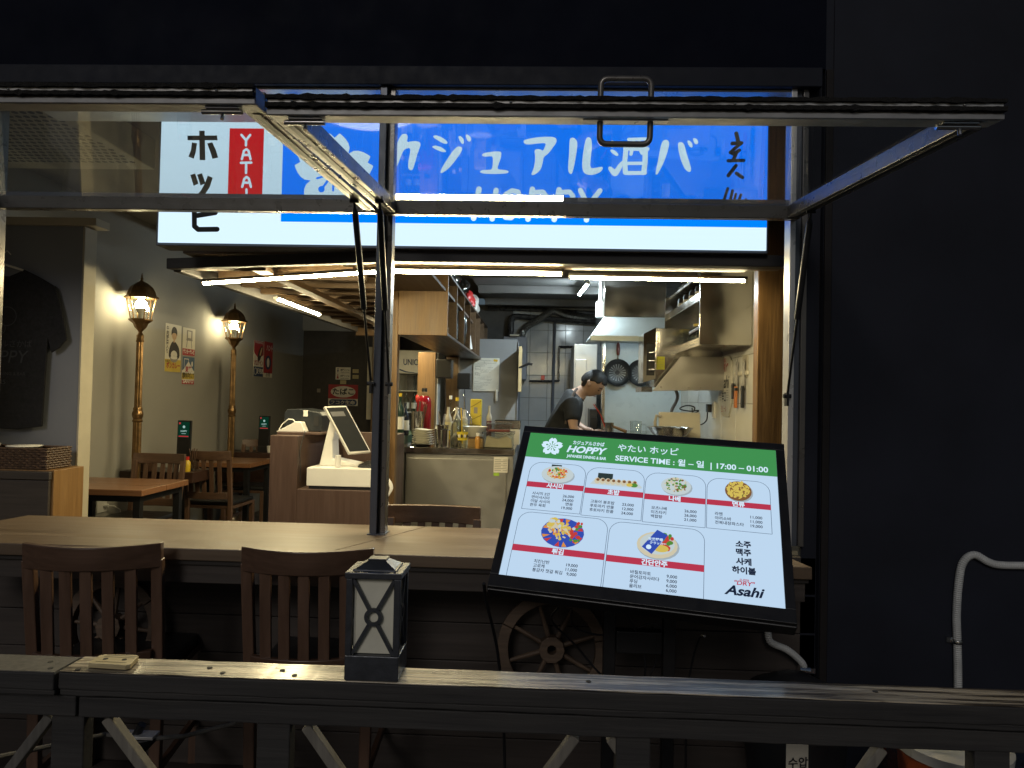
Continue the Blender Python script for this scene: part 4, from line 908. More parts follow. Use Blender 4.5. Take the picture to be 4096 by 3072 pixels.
def d_plainred(P, w, h):
    P.rect(0, h * .12, w, h, m_inkr, .0006); P.text('ハント', w * .62, h * .76, w * .3, m_pw, .002, bold=.03, width=w * .7); P.disc(w * .5, h * .42, w * .34, m_inkb, .0010, ry=h * .20); P.disc(w * .5, h * .42, w * .15, m_pw, .0012, ry=h * .13); P.text('お得', w * .5, h * .03, w * .26, m_ink, .002)
wallposter('poster', 'tall cream poster of a woman in dark dress over a yellow band', 3.377, 3.645, 1.669, 2.084, d_curry)
wallposter('poster', 'cream poster of an old television above a red band', 3.672, 3.90, 1.829, 2.078, d_tv)
wallposter('poster', 'blue, white and yellow poster with a red strip at its foot', 3.676, 3.90, 1.567, 1.815, d_pump)
wallposter('poster', 'red, white and navy poster right of the second lamp post', 5.272, 5.545, 1.690, 2.094, d_red)
wallposter('poster', 'narrow red poster farthest along the left wall', 5.56, 5.83, 1.686, 2.105, d_plainred)

# order tablets and table ware
e_tab = emis('tablet_green', (.003, .032, .017), .9); e_tabw = emis('tablet_white', (.4, .6, .55), .8); e_tabr = emis('tablet_red', (.5, .03, .04), .8)
def tablet(label, x, y):
    t = thing('order_tablet', label, 'tablet', (x, y, .881), 'order tablets on the tables')
    MB().obox((x - .06, y + .02, .96), (.118, -.02, 0), (0, .01, .31), (-.004, -.016, 0)).build('case', m_black, t, bevel=.003)
    P = Panel((x - .05, y + .001, 1.135), (.118, -.02, 0), (0, .01, .31)); P.rect(0, 0, .098, .125, e_tab, .003, 'screen'); P.rect(.005, .006, .093, .014, e_tabr, .004, 'screen_print'); P.rect(.004, .105, .02, .12, e_tabr, .004, 'screen_print')
    P.disc(.05, .085, .011, e_tabw, .004, 'screen_print'); P.text('HOPPY', .05, .045, .018, e_tabw, .004, 'screen_print', bold=.03); P.rect(.03, .030, .07, .033, e_tabw, .004, 'screen_print'); P.build(t)
    MB().box(x - .06, x + .05, y - .02, y + .06, .881, .965).build('stand', m_black, t, bevel=.004)
def small(name, label, cat, build, loc, group=None):
    t = thing(name, label, cat, loc, group); build(t, *loc); return t
tablet('small order tablet with a green screen by the nearer lamp post', -2.79, 2.95)
tablet('small order tablet with a green screen by the farther poster group', -2.76, 4.52)
MB().box(-3.19, -2.62, 2.76, 3.10, .80, .88).build('service_ledge', wood('ledge_wood', (.03, .014, .010), (.055, .026, .018), 0, 1, .4, .1), bevel=.003); tag(bpy.data.objects['service_ledge'], 'dark wooden ledge with the nearer tablet and sauces', 'ledge')
MB().box(-3.19, -2.60, 4.40, 4.75, .60, .905).build('service_ledge', MATS['ledge_wood'], bevel=.003); tag(bpy.data.objects['service_ledge.001'], 'dark wooden ledge with the farther tablet', 'ledge')
m_yelp = plain('yellow_plastic', (.62, .42, .03), .35); m_redp = plain('red_plastic', (.5, .03, .02), .35)
def b_sauce(t, x, y, z):
    MB().lathe([(.022, 0), (.024, .01), (.024, .07), (.012, .09)], (x, y, z), 14).build('bottle', m_yelp, t, smooth=50); MB().lathe([(.014, .09), (.014, .115)], (x, y, z), 12).build('cap', m_redp, t, smooth=50)
small('sauce_bottle', 'yellow sauce bottle with a red cap on the nearer ledge', 'bottle', b_sauce, (-2.70, 2.83, .881))
def b_cup(t, x, y, z): MB().lathe([(.030, 0), (.034, .065), (.031, .065), (.027, .004)], (x, y, z), 16).build('cup', m_white, t, smooth=50)
small('paper_cup', 'white cup beside the yellow sauce bottle', 'cup', b_cup, (-2.77, 2.82, .881))
small('paper_cup', 'white cup below the farther tablet', 'cup', b_cup, (-2.68, 4.48, .906))
def b_jar(t, x, y, z):
    MB().lathe([(.032, 0), (.034, .09), (.031, .09), (.029, .004)], (x, y, z), 16).build('jar', m_glass, t, smooth=50)
    for k in range(4): MB().tube([(x + .01 * math.cos(k), y + .01 * math.sin(k), z + .01), (x + .03 * math.cos(k * 1.7), y + .03 * math.sin(k * 1.7), z + .17)], .0035, 6).build('chopstick', m_chair, t)
small('chopstick_jar', 'glass jar of chopsticks behind the yellow sauce bottle', 'jar', b_jar, (-2.705, 2.93, .881))
def b_box(t, x, y, z): MB().box(x - .05, x + .05, y - .035, y + .035, z, z + .075).build('holder', m_chair, t, bevel=.003); MB().blob((x, y, z + .085), (.055, .03, .022), 4, .3).build('tissue', m_white, t, smooth=60)
small('tissue_box', 'wooden tissue holder with white tissue on the nearer ledge', 'tissue box', b_box, (-3.02, 2.80, .881))
ol = thing('wall_outlet', 'white wall socket with a plug, low on the left wall', 'outlet', (-3.2, 2.55, .595))
MB().box(-3.199, -3.19, 2.495, 2.612, .597, .690).build('plate', m_white, ol, bevel=.002)
MB().tube([(-3.19, 2.575, .645), (-3.16, 2.58, .643)], .014, 10).build('plug', m_white, ol, smooth=1)
MB().tube([(-3.16, 2.58, .643), (-3.14, 2.62, .635), (-3.13, 2.68, .60), (-3.13, 2.70, .5)], .004, 6).build('cord', m_white, ol, smooth=1)
ac = thing('ceiling_air_conditioner', 'cream ceiling unit with a perforated grille at upper left', 'air conditioner', (-2.6, .8, 2.70))
MB().box(-3.15, -2.105, .22, 1.18, 2.70, 2.86).build('casing', m_cream, ac, bevel=.006)
mb = MB()
for i in range(26):
    for j in range(18):
        x = -3.10 + i * .037 + (.018 if j % 2 else 0); y = .27 + j * .046
        mb.lathe([(.0145, -.002), (.0145, 0)], (x, y, 2.7008), 6)
tag(mb.build('grille', m_ink, ac), kind='stuff')

# grey stub wall: shirt, cabinet, basket
ts = thing('hanging_shirt', 'black printed T-shirt on a hanger against the slate wall', 'shirt', (-3.0, 1.28, 1.28))
m_shirt = plain('black_cotton', (.010, .010, .013), .9, var=.3, scale=30, bmp=.4, bscale=30)
sil = [(-2.893, 2.163), (-2.80, 2.12), (-2.712, 2.072), (-2.670, 1.93), (-2.634, 1.781), (-2.675, 1.73), (-2.723, 1.700), (-2.745, 1.78), (-2.752, 1.60), (-2.762, 1.288), (-2.90, 1.268), (-3.05, 1.272), (-3.285, 1.285), (-3.29, 1.60), (-3.30, 1.78), (-3.33, 1.70), (-3.41, 1.75), (-3.38, 1.93), (-3.33, 2.07), (-3.15, 2.163), (-3.08, 2.13), (-2.98, 2.125)]
sil = [p for p in sil if True]
me_b = MB().extrude([(max(x, -3.198), 1.296, z) for x, z in sil], (0, -.012, 0)).build('cloth', m_shirt, ts, bevel=.004)
MB().tube([(-3.15, 1.285, 2.155), (-3.02, 1.285, 2.195), (-2.90, 1.285, 2.160)], .006, 8).tube([(-3.02, 1.285, 2.195), (-3.02, 1.285, 2.25), (-3.0, 1.29, 2.27), (-2.985, 1.3, 2.25)], .003, 6).build('hanger', m_white, ts, smooth=1)
P = Panel((-3.18, 1.2835, 1.40), (1, 0, 0), (0, 0, 1)); m_pr = plain('faded_print', (.045, .048, .055), .9)
P.ringp(.20, .50, .05, .055, m_pr, .0015); P.ringp(.16, .43, .03, .034, m_pr, .0015); P.text('カジュアルさかば', .17, .33, .045, m_pr, .0015); P.text('HOPPY', .17, .24, .10, m_pr, .0015, shear=.2); P.text('JAPANESE DINING & BAR', .17, .17, .026, m_pr, .0015); P.text('2025', .17, .12, .035, m_pr, .0015, bold=.02); P.build(ts)
lc = thing('side_cabinet', 'low cabinet with a dark door and orange wooden side at far left', 'cabinet', (-2.8, 1.15, .14))
m_cab = wood('orange_cabinet_wood', (.18, .095, .036), (.28, .16, .062), 2, 1.3, .45, .12)
MB().box(-3.19, -2.522, 1.055, 1.30, .14, 1.072).build('carcass', m_cab, lc, bevel=.003)
MB().box(-3.19, -2.535, 1.035, 1.0545, .16, 1.02).build('door', m_darkwood, lc, bevel=.003)
MB().box(-3.19, -2.530, 1.028, 1.0545, 1.024, 1.066).build('top_moulding', m_darkwood, lc, bevel=.004)
bkt = thing('wicker_basket', 'dark wicker basket of white dishes on the low cabinet', 'basket', (-2.85, 1.16, 1.0725))
m_wick = plain('dark_wicker', (.085, .05, .032), .6, var=.4, scale=60, bmp=.5, bscale=120)
x0, x1, y0, y1 = -3.15, -2.57, 1.06, 1.25
per = []
for i in range(30): per.append((x0 + (x1 - x0) * i / 30, y0, 0, -1))
for i in range(12): per.append((x1, y0 + (y1 - y0) * i / 12, 1, 0))
for i in range(30): per.append((x1 - (x1 - x0) * i / 30, y1, 0, 1))
for i in range(12): per.append((x0, y1 - (y1 - y0) * i / 12, -1, 0))
for k in range(9):
    s_ = 1 if k % 2 else -1
    MB().tube([(x + nx * .004 * s_ * (1 if i % 2 else -1), y + ny * .004 * s_ * (1 if i % 2 else -1), 1.080 + k * .0125) for i, (x, y, nx, ny) in enumerate(per)], .0068, 6, closed=True).build('strand', m_wick, bkt, smooth=1)
MB().box(x0 + .012, x1 - .012, y0 + .012, y1 - .012, 1.074, 1.17).build('lining', m_ink, bkt)
def b_lid(t, x, y, z): MB().lathe([(.10, 0), (.105, .01), (.09, .022), (.03, .035), (.02, .037)], (x, y, z), 28).build('lid', m_white, t, smooth=50)
small('dish_cover', 'white domed dish cover in the wicker basket, leftmost', 'dish cover', b_lid, (-3.02, 1.155, 1.182))
small('dish_cover', 'flat white dish in the wicker basket near its right end', 'dish cover', lambda t, x, y, z: MB().lathe([(.075, 0), (.085, .008), (.08, .012)], (x, y, z), 28).build('dish', m_white, t, smooth=50), (-2.76, 1.155, 1.180))

# ------------------------------------------------------------------ cash desk
pc = thing('cash_desk', 'brown wooden cash desk with a lowered shelf for the till', 'cash desk', (-1.3, 2.1, .14))
MB().box(-1.672, -1.495, 1.82, 2.50, .14, 1.236).build('tall_side', m_brown, pc, bevel=.003)
MB().box(-1.4945, -.975, 1.82, 2.42, .14, .905).build('front_panel', m_brown, pc, bevel=.003)
MB().box(-1.4945, -.975, 2.44, 2.50, .906, 1.236).build('back_panel', m_brown, pc, bevel=.003)
MB().box(-1.680, -1.40, 1.95, 2.52, 1.2365, 1.252).build('top_board', m_brown, pc, bevel=.003)
MB().box(-.974, -.955, 1.83, 2.50, .14, 1.236).build('side_panel', m_brown, pc, bevel=.002)
cd_ = thing('cash_box', 'cream metal cash drawer under the till screen', 'cash drawer', (-1.23, 2.0, .907))
MB().box(-1.442, -1.018, 1.84, 2.24, .925, 1.038).build('drawer', m_white, cd_, bevel=.003)
MB().box(-1.43, -1.03, 1.85, 2.23, .907, .9245).build('plinth', m_black, cd_)
MB().box(-1.012, -.955, 1.86, 2.2, .93, 1.05).build('back_box', m_white, cd_, bevel=.002)
po = thing('till_terminal', 'white point of sale terminal with a tilted dark touch screen', 'till', (-1.30, 2.05, 1.039))
MB().extrude([(-1.408, 1.98, 1.0385), (-1.345, 1.98, 1.33), (-1.300, 1.98, 1.30), (-1.325, 1.98, 1.20), (-1.318, 1.98, 1.085), (-1.15, 1.98, 1.055), (-1.15, 1.98, 1.0385)], (0, .15, 0)).build('stand', m_white, po, bevel=.006)
a_, b_, c_ = Vector((-1.360, 1.90, 1.424)), Vector((-1.243, 1.995, 1.430)), Vector((-1.186, 1.885, 1.128))
U_ = b_ - a_; V_ = c_ - a_
N_ = U_.cross(V_).normalized()
ss_ = MB().obox(a_, U_, V_, N_ * .026).build('screen_shell', m_white, po, bevel=.004)
m_screen = plain('dark_screen_glass', (.03, .032, .035), .08, var=.05)
f_ = -1 if N_.y > 0 else 1
nn = Vector((0, 0, 0)) if f_ < 0 else N_ * .026
MB().obox(a_ + U_ * .06 + V_ * .03 + nn + N_ * (.0005 * f_), U_ * .88, V_ * .93, N_ * (.0015 * f_)).build('screen', m_screen, ss_)
MB().obox(a_ + U_ * .12 + V_ * .12 + nn + N_ * (.0022 * f_), U_ * .60, V_ * .10, N_ * (.0005 * f_)).build('screen_print', plain('screen_grey', (.16, .16, .17), .2), ss_)
MB().tube([(-1.262, 1.90, 1.0395), (-1.262, 1.90, 1.115)], .0185, 16).build('scanner_post', m_white, po, smooth=50)
kb_ = thing('keyboard', 'black keyboard on the cash drawer beside the central post', 'keyboard', (-1.08, 1.96, 1.04))
MB().obox((-1.135, 1.90, 1.041), (.14, .0, 0), (.03, .12, .02), (0, 0, .012)).build('body', m_black, kb_, bevel=.002)
for i in range(7):
    for j_ in range(4): MB().obox((-1.128 + i * .0195 + j_ * .007, 1.907 + j_ * .028, 1.0545 + j_ * .0047), (.016, 0, 0), (.006, .022, .0037), (0, 0, .004)).build('key', m_blackm, kb_)
pr = thing('receipt_printer', 'dark grey printer on top of the cash desk', 'printer', (-1.55, 2.2, 1.253))
m_prt = plain('printer_charcoal', (.018, .021, .024), .35)
MB().extrude([(-1.672, 2.06, 1.2525), (-1.425, 2.06, 1.2525), (-1.418, 2.06, 1.36), (-1.44, 2.06, 1.382), (-1.58, 2.06, 1.402), (-1.655, 2.06, 1.398), (-1.676, 2.06, 1.37)], (0, .30, 0)).build('body', m_prt, pr, bevel=.006)
MB().box(-1.545, -1.515, 2.056, 2.0595, 1.352, 1.392).build('paper_tab', m_white, pr, bevel=.001)
MB().box(-1.475, -1.44, 2.057, 2.0595, 1.29, 1.355).build('vent', m_ink, pr)
ro = thing('white_router', 'white wedge shaped router box on the corner of the cash desk', 'router', (-1.59, 1.96, 1.253))
MB().extrude([(-1.690, 1.965, 1.2525), (-1.50, 1.965, 1.2525), (-1.53, 1.965, 1.318), (-1.565, 1.965, 1.320)], (0, .08, 0)).build('body', m_white, ro, bevel=.004)
MB().tube([(-1.68, 1.99, 1.265), (-1.66, 1.99, 1.30), (-1.62, 1.99, 1.335), (-1.59, 1.99, 1.332), (-1.56, 1.99, 1.30)], .004, 6).build('cord', m_white, ro, smooth=1)
cable('black_cable', 'thin black cable hanging from the router down the cash desk', [(-1.50, 1.96, 1.262), (-1.475, 1.87, 1.24), (-1.478, 1.812, 1.15), (-1.474, 1.812, 1.05), (-1.472, 1.812, .96)], .0028, m_black)
wb = thing('cable_bundle', 'looped bundle of white cables between the cash desk and the steel fridge', 'cables', (-.93, 1.9, .7))
for k in range(4):
    MB().tube(cable(None, None, [(-.975, 1.85, 1.0 - .01 * k), (-.94 + .006 * k, 1.82, .985), (-.905 + .005 * k, 1.81, .93), (-.925, 1.805, .86), (-.955 + .008 * k, 1.805, .80), (-.945 + .012 * k, 1.805, .74), (-.92 + .006 * k, 1.805, .79), (-.925, 1.805, .87)], 0, None), .0042, 6).build('cable', m_white, wb, smooth=1)
MB().tube([(-.935, 1.80, .862), (-.915, 1.80, .862)], .010, 8).build('tie', m_black, wb)

# ------------------------------------------------------------------ signs on the far dark wall
def backboard(name, label, cat, x0, x1, z0, z1, mat, draw=None, y=6.948, th=.006):
    t = thing(name, label, cat, ((x0 + x1) / 2, y, z0)); MB().box(x0, x1, y - th, y, z0, z1).build('plate', mat, t)
    P = Panel((x0, y - th, z0), (1, 0, 0), (0, 0, 1))
    if draw: draw(P, x1 - x0, z1 - z0)
    P.build(t); return t
def d_toilet(P, w, h):
    P.rect(0, h * .495, w, h * .505, m_gry, .001)
    P.text('男性トイレ', w * .63, h * .72, h * .17, m_ink, .001, bold=.03, width=w * .62); P.text('GENTS TOILET', w * .63, h * .57, h * .08, m_ink, .001, bold=.02, width=w * .6)
    P.text('女性トイレ', w * .63, h * .24, h * .17, m_ink, .001, bold=.03, width=w * .62); P.text('LADIES TOILET', w * .63, h * .08, h * .08, m_ink, .001, bold=.02, width=w * .6)
    P.disc(w * .15, h * .88, w * .035, m_inkb, .001); P.poly([(w * .09, h * .80), (w * .21, h * .80), (w * .16, h * .57), (w * .14, h * .57)], m_inkb, .001)
    P.disc(w * .15, h * .39, w * .035, m_inkr, .001); P.poly([(w * .13, h * .34), (w * .17, h * .34), (w * .23, h * .08), (w * .07, h * .08)], m_inkr, .001)
backboard('toilet_sign', 'cream toilet sign with a blue and a red figure on the dark wall', 'sign', -2.746, -2.543, 1.706, 1.873, m_pw, d_toilet)
def d_tob(P, w, h):
    P.rect(0, h * .33, w, h, m_inkr, .001); P.disc(w * .5, h * .66, w * .42, m_pw, .002, ry=h * .27); P.text('たばこ', w * .5, h * .55, h * .33, m_ink, .003, bold=.03, width=w * .72)
    P.disc(w * .13, h * .16, h * .14, m_inkb, .001); P.disc(w * .87, h * .16, h * .14, m_inkb, .001); P.rect(w * .13, h * .02, w * .87, h * .30, m_inkb, .0012); P.text('フコク生命', w * .5, h * .08, h * .2, m_pw, .003, bold=.02, width=w * .82)
backboard('tobacco_sign', 'red enamel plate with a cream oval above the till', 'sign', -2.838, -2.434, 1.353, 1.638, m_pw, d_tob)
m_note = plain('note_yellow', (.55, .47, .26), .8)
for lab, x, z in (('yellow note right of the toilet sign, upper one', -2.475, 1.80), ('yellow note right of the toilet sign, lower one', -2.474, 1.722), ('yellow note between the toilet sign and the red plate', -2.641, 1.647)):
    backboard('sticky_note', lab, 'note', x - .041, x + .041, z, z + .05, m_note, lambda P, w, h: [P.rect(w * .15, h * (.25 + .2 * k), w * .85, h * (.29 + .2 * k), m_gry, .001) for k in range(3)], th=.001)
backboard('light_switch', 'small grey switch on the dark wall left of the red plate', 'switch', -2.995, -2.95, 1.527, 1.577, m_gry)
dh = thing('door_handle_bar', 'long pale vertical door handle behind the central post', 'door handle', (-2.22, 6.72, 1.18))
MB().box(-2.258, -2.186, 6.70, 6.74, 1.18, 2.141).build('bar', m_paper, dh, bevel=.008)
for z in (1.3, 2.0): MB().tube([(-2.222, 6.74, z), (-2.222, 6.949, z)], .012, 8).build('bracket', m_black, dh)
dp = thing('wood_post', 'slim wooden post beside the pale door handle', 'post', (-2.08, 6.5, .14)); MB().box(-2.13, -1.98, 6.42, 6.56, .14, 2.36).build('shaft', m_oak, dp, bevel=.004)

# ------------------------------------------------------------------ kitchen: wall cupboard over the pass
pl = thing('wood_post', 'tall wooden post directly right of the central window post', 'post', (-.94, 1.97, .14))
MB().box(-.972, -.905, 1.93, 2.0, .14, 2.30).build('shaft', m_oak, pl, bevel=.003)
MB().box(-.955, -.93, 1.926, 1.9295, .2, 2.28).build('moulding', m_oak, pl, bevel=.001)
wc = thing('wall_cupboard', 'long wooden wall cupboard with open shelves facing the kitchen', 'cupboard', (-.74, 3.6, 1.89))
m_und = wood('cupboard_dark_ply', (.05, .038, .028), (.085, .065, .05), 1, 1, .35, .1)
m_shelf = wood('cupboard_inside_ply', (.10, .062, .036), (.17, .11, .065), 1, 1, .45, .1)
MB().box(-.900, -.585, 1.910, 1.928, 1.891, 2.305).build('end_panel', m_oak, wc, bevel=.002)
MB().box(-.900, -.585, 1.9285, 5.42, 1.891, 1.908).build('bottom_board', m_und, wc, bevel=.002)
MB().box(-.900, -.585, 1.9285, 5.42, 2.288, 2.305).build('top_board', m_und, wc, bevel=.002)
MB().box(-.900, -.885, 1.9285, 5.42, 1.9085, 2.2875).build('back_board', m_shelf, wc)
for y in (2.42, 2.92, 3.42, 3.92, 4.42, 4.92, 5.40): MB().box(-.884, -.586, y, y + .016, 1.9085, 2.2875).build('divider', m_shelf, wc)
m_film = pane('clear_bag_film', (.80, .83, .84), .14, .10)
m_redbag = plain('red_wrapper', (.45, .03, .03), .35)
for k, (lab, x, y, r, mt, nm) in enumerate((('crumpled clear bag nearest the street on top of the wall cupboard', -.66, 2.22, (.05, .12, .05), m_film, 'plastic_bag'), ('clear bag of white cups on top of the wall cupboard', -.66, 2.62, (.06, .16, .075), m_film, 'plastic_bag'),
        ('round clear bundle halfway along the wall cupboard top', -.66, 3.22, (.07, .15, .085), m_film, 'plastic_bag'), ('red and white packet on top of the wall cupboard', -.64, 3.80, (.05, .10, .08), m_redbag, 'snack_packet'), ('white flour bag on top of the wall cupboard farthest back', -.64, 4.25, (.05, .18, .09), m_white, 'flour_bag'))):
    t = thing(nm, lab, 'bag', (x, y, 2.306)); MB().blob((x, y, 2.306 + r[2] * .92), r, 20 + k, .3, 22, 14).build('wrap', mt, t, smooth=70)
    if mt is m_film and k < 3:
        for i in range(4): MB().lathe([(.022, 0), (.03, .05), (.028, .05), (.02, .003)], (x, y - .07 + i * .04, 2.308), 12).build('cup', m_white, t, smooth=50)
def b_stack(n, r, h):
    def f(t, x, y, z):
        for k in range(n): MB().lathe([(r * .5, 0), (r, h * 1.5), (r * .97, h * 1.6), (r * .5, h * .4)], (x, y, z + k * h), 20).build('dish', m_white, t, smooth=50)
    return f
small('saucer_stack', 'short stack of saucers on the nearest cupboard shelf', 'saucers', b_stack(4, .055, .012), (-.66, 2.16, 1.909))
def b_tallglass(t, x, y, z):
    for k in range(3): MB().lathe([(.030, 0), (.034, .26), (.032, .26), (.028, .005)], (x, y - .05 + k * .05, z), 16).build('glass', m_glass, t, smooth=50)
    for k in range(3): MB().lathe([(.022, .01), (.026, .2)], (x, y - .05 + k * .05, z), 10).build('wrapping', m_film, t, smooth=50)
small('cup_sleeve', 'row of tall clear cups on the second cupboard shelf', 'cups', b_tallglass, (-.64, 2.68, 1.909))
small('cup_sleeve', 'tall crinkled film sleeves on the third cupboard shelf', 'cups', lambda t, x, y, z: [MB().blob((x, y + .07 * k, z + .155), (.035, .045, .155), 40 + k, .25).build('sleeve', m_film, t, smooth=70) for k in range(3)], (-.63, 3.08, 1.909))
small('paper_packs', 'white paper packs leaning on the fourth cupboard shelf', 'packs', lambda t, x, y, z: [MB().obox((x, y + .1 * k, z), (.06, .02, .02), (.0, .09, .01), (-.02, .01, .12)).build('pack', m_white, t) for k in range(3)], (-.66, 3.5, 1.91))
small('lime_bottle', 'small lime green bottle near the far end of the cupboard', 'bottle', lambda t, x, y, z: [MB().lathe([(.03, 0), (.03, .11), (.012, .15), (.012, .18)], (x, y, z), 14).build('body', plain('lime_plastic', (.45, .55, .08), .4), t, smooth=50), MB().lathe([(.014, .18), (.014, .20)], (x, y, z), 10).build('cap', m_white, t)], (-.62, 5.05, 1.909))

# speakers, posts, bottle fridge
for lab, x0, x1, y, z0, z1 in (('square black speaker hanging under the wall cupboard', -.873, -.738, 3.42, 1.66, 1.822), ('rounded black speaker on the farther wooden post', -.757, -.634, 4.02, 1.578, 1.728)):
    t = thing('wall_speaker', lab, 'speaker', ((x0 + x1) / 2, y, z0), 'black speakers by the pass')
    sc2 = MB().box(x0, x1, y, y + .13, z0, z1).build('cabinet', m_black, t, bevel=.008); MB().box(x0 + .008, x1 - .008, y - .004, y - .0005, z0 + .008, z1 - .008).build('grille', m_bristle, sc2, bevel=.003)
    MB().box((x0 + x1) / 2 - .012, (x0 + x1) / 2 + .012, y + .131, y + .2, z1 - .06, z1 - .03).build('bracket', m_black, t)
    MB().tube([((x0 + x1) / 2, y + .1, z0), ((x0 + x1) / 2 + .01, y + .1, z0 - .2), ((x0 + x1) / 2 + .005, y + .1, z0 - .4)], .004, 6).build('wire', m_black, t)
for lab, x0, x1, y in (('broad wooden post left of the square speaker', -1.06, -.905, 3.62), ('wooden post behind the rounded speaker', -.880, -.762, 4.15)):
    t = thing('wood_post', lab, 'post', ((x0 + x1) / 2, y, .14)); MB().box(x0, x1, y, y + .12, .14, 1.89).build('shaft', m_oak, t, bevel=.004); MB().box(x1 - .03, x1 - .018, y - .003, y - .0005, .14, 1.88).build('moulding', m_oak, t)
uf = thing('bottle_fridge', 'glass door drinks fridge with a white header behind the wooden posts', 'fridge', (-1.25, 4.7, .14))
m_fr = plain('fridge_white', (.62, .61, .56), .35)
MB().box(-1.45, -1.02, 4.62, 5.1, 1.73, 1.97).build('header', m_fr, uf, bevel=.008)
MB().box(-1.45, -1.42, 4.62, 5.1, .14, 1.7295).build('side', m_fr, uf, bevel=.004); MB().box(-1.05, -1.02, 4.62, 5.1, .14, 1.7295).build('side', m_fr, uf, bevel=.004)
MB().box(-1.42, -1.05, 5.06, 5.1, .14, 1.7295).build('back', m_bluegrey, uf)
for z in (1.10, 1.33, 1.55): MB().box(-1.419, -1.051, 4.66, 5.05, z, z + .012).build('shelf', m_fr, uf)
MB().box(-1.419, -1.051, 4.63, 4.636, .2, 1.72).build('glass_door', m_glass, uf)
P = Panel((-1.45, 4.62, 1.73), (1, 0, 0), (0, 0, 1)); P.text('UNICO', .17, .09, .085, m_inkb, .002, bold=.02, width=.20); P.disc(.235, .122, .022, plain('logo_green', (.10, .28, .05), .5), .003)
P.poly([(.03, .05), (.10, .025), (.20, .012), (.30, .012), (.30, .004), (.20, .004), (.09, .014), (.03, .035)], m_inkb, .002); P.build(uf)
ORD = ['first', 'second', 'third', 'fourth', 'fifth']
m_bgl = plain('green_bottle_glass', (.012, .03, .022), .12, var=.1); m_lab = plain('bottle_label', (.62, .60, .54), .7)
def bottle(label, x, y, z, h, r, mat, group=None, lab=True, cap=None, name='bottle', capm=None):
    t = thing(name, label, 'bottle', (x, y, z), group)
    MB().lathe([(r * .92, 0), (r, .01), (r, h * .58), (r * .85, h * .66), (r * .38, h * .76), (r * .34, h * .95), (r * .40, h * .955), (r * .40, h)], (x, y, z), 16).build('glass', mat, t, smooth=50)
    if lab: MB().lathe([(r * 1.012, h * .16), (r * 1.012, h * .46)], (x, y, z), 16, cap=False).build('label', m_lab, t, smooth=50)
    if cap: MB().lathe([(r * .42, h * .94), (r * .42, h * 1.02)], (x, y, z), 12).build('cap', capm or m_alul, t, smooth=50)
    return t
for k in range(3): bottle(ORD[k] + ' ' + 'dark sake bottle on the upper shelf of the drinks fridge' + ', counting from the left', -1.36 + .085 * k, 4.72, 1.343, .20, .032, m_bgl, 'bottles on the upper fridge shelf')
for k in range(3): bottle(ORD[k] + ' ' + 'dark sake bottle on the lower shelf of the drinks fridge' + ', counting from the left', -1.35 + .085 * k, 4.72, 1.113, .20, .032, m_bgl, 'bottles on the lower fridge shelf')
for k in range(4): bottle(ORD[k] + ' ' + 'clear bottle on the top shelf of the drinks fridge' + ', counting from the left', -1.37 + .07 * k, 4.75, 1.563, .155, .026, m_glass, 'bottles on the top fridge shelf', lab=False)

# steel table fridge with everything on it
m_fst = plain('satin_fridge_steel', (.40, .385, .355), .36, .6, var=.05, scale=5)
sf = thing('steel_fridge', 'waist high stainless counter fridge with paper labels on its door', 'fridge', (-.58, 2.95, .14))
MB().box(-.985, -.175, 2.745, 3.50, .16, 1.075).build('body', m_fst, sf, bevel=.004)
MB().box(-.995, -.165, 2.72, 3.52, 1.076, 1.120).build('worktop', m_steelh, sf, bevel=.005)
MB().box(-.972, -.225, 2.728, 2.7445, .22, 1.04).build('door', m_fst, sf, bevel=.004)
P = Panel((-.40, 2.728, .86), (1, 0, 0), (0, 0, 1)); P.rect(.08, .085, .185, .20, m_pw, .001, 'label'); P.rect(.08, .06, .123, .083, plain('label_lime', (.35, .55, .05), .6), .001, 'label')
for k in range(7): P.rect(.086, .10 + k * .013, .135 + .03 * (k % 2), .104 + k * .013, m_gry, .002, 'label_print'); P.rect(.148, .10 + k * .013, .178, .103 + k * .013, m_gry, .002, 'label_print')
P.build(sf)
gp = thing('low_partition', 'low wall with a dark green ledge left of the steel fridge', 'partition', (-1.07, 2.9, .14))
MB().box(-1.12, -1.0, 2.66, 3.6, .14, 1.135).build('wall', m_grey, gp); MB().box(-1.13, -.997, 2.64, 3.6, 1.1355, 1.20).build('ledge', plain('green_ledge', (.02, .06, .04), .4), gp, bevel=.003)
WT = 1.1205
m_plate = plain('glazed_white_plate', (.68, .66, .58), .2, var=.06)
for k in range(7):
    t = thing('plate', ['bottom plate of the stack on the steel fridge', 'second plate up in the stack on the steel fridge', 'third plate up in the stack on the steel fridge', 'middle plate of the stack on the steel fridge', 'third plate from the top of the stack on the steel fridge', 'second plate from the top of the stack on the steel fridge', 'top plate of the stack on the steel fridge'][k], 'plate', (-.875, 2.86, WT + .018 * k), 'stack of wavy plates on the steel fridge')
    mb = MB(); n = 32; ks = []
    for (r, z) in ((.035, 0), (.05, .001), (.085, .018), (.088, .020), (.083, .021), (.048, .006), (.001, .005)):
        ks.append(len(mb.v))
        for j_ in range(n):
            a = 2 * math.pi * j_ / n; wv = .004 * math.sin(3 * a + k * .3) * (r / .088) ** 3
            mb.v.append((-.875 + r * math.cos(a), 2.86 + r * math.sin(a), WT + .018 * k + z + wv))
    for k0, k1 in zip(ks, ks[1:]):
        for j_ in range(n): mb.f.append((k0 + j_, k0 + (j_ + 1) % n, k1 + (j_ + 1) % n, k1 + j_))
    mb.f.append(tuple(reversed(range(ks[0], ks[0] + n)))); mb.build('dish', m_plate, t, smooth=60)
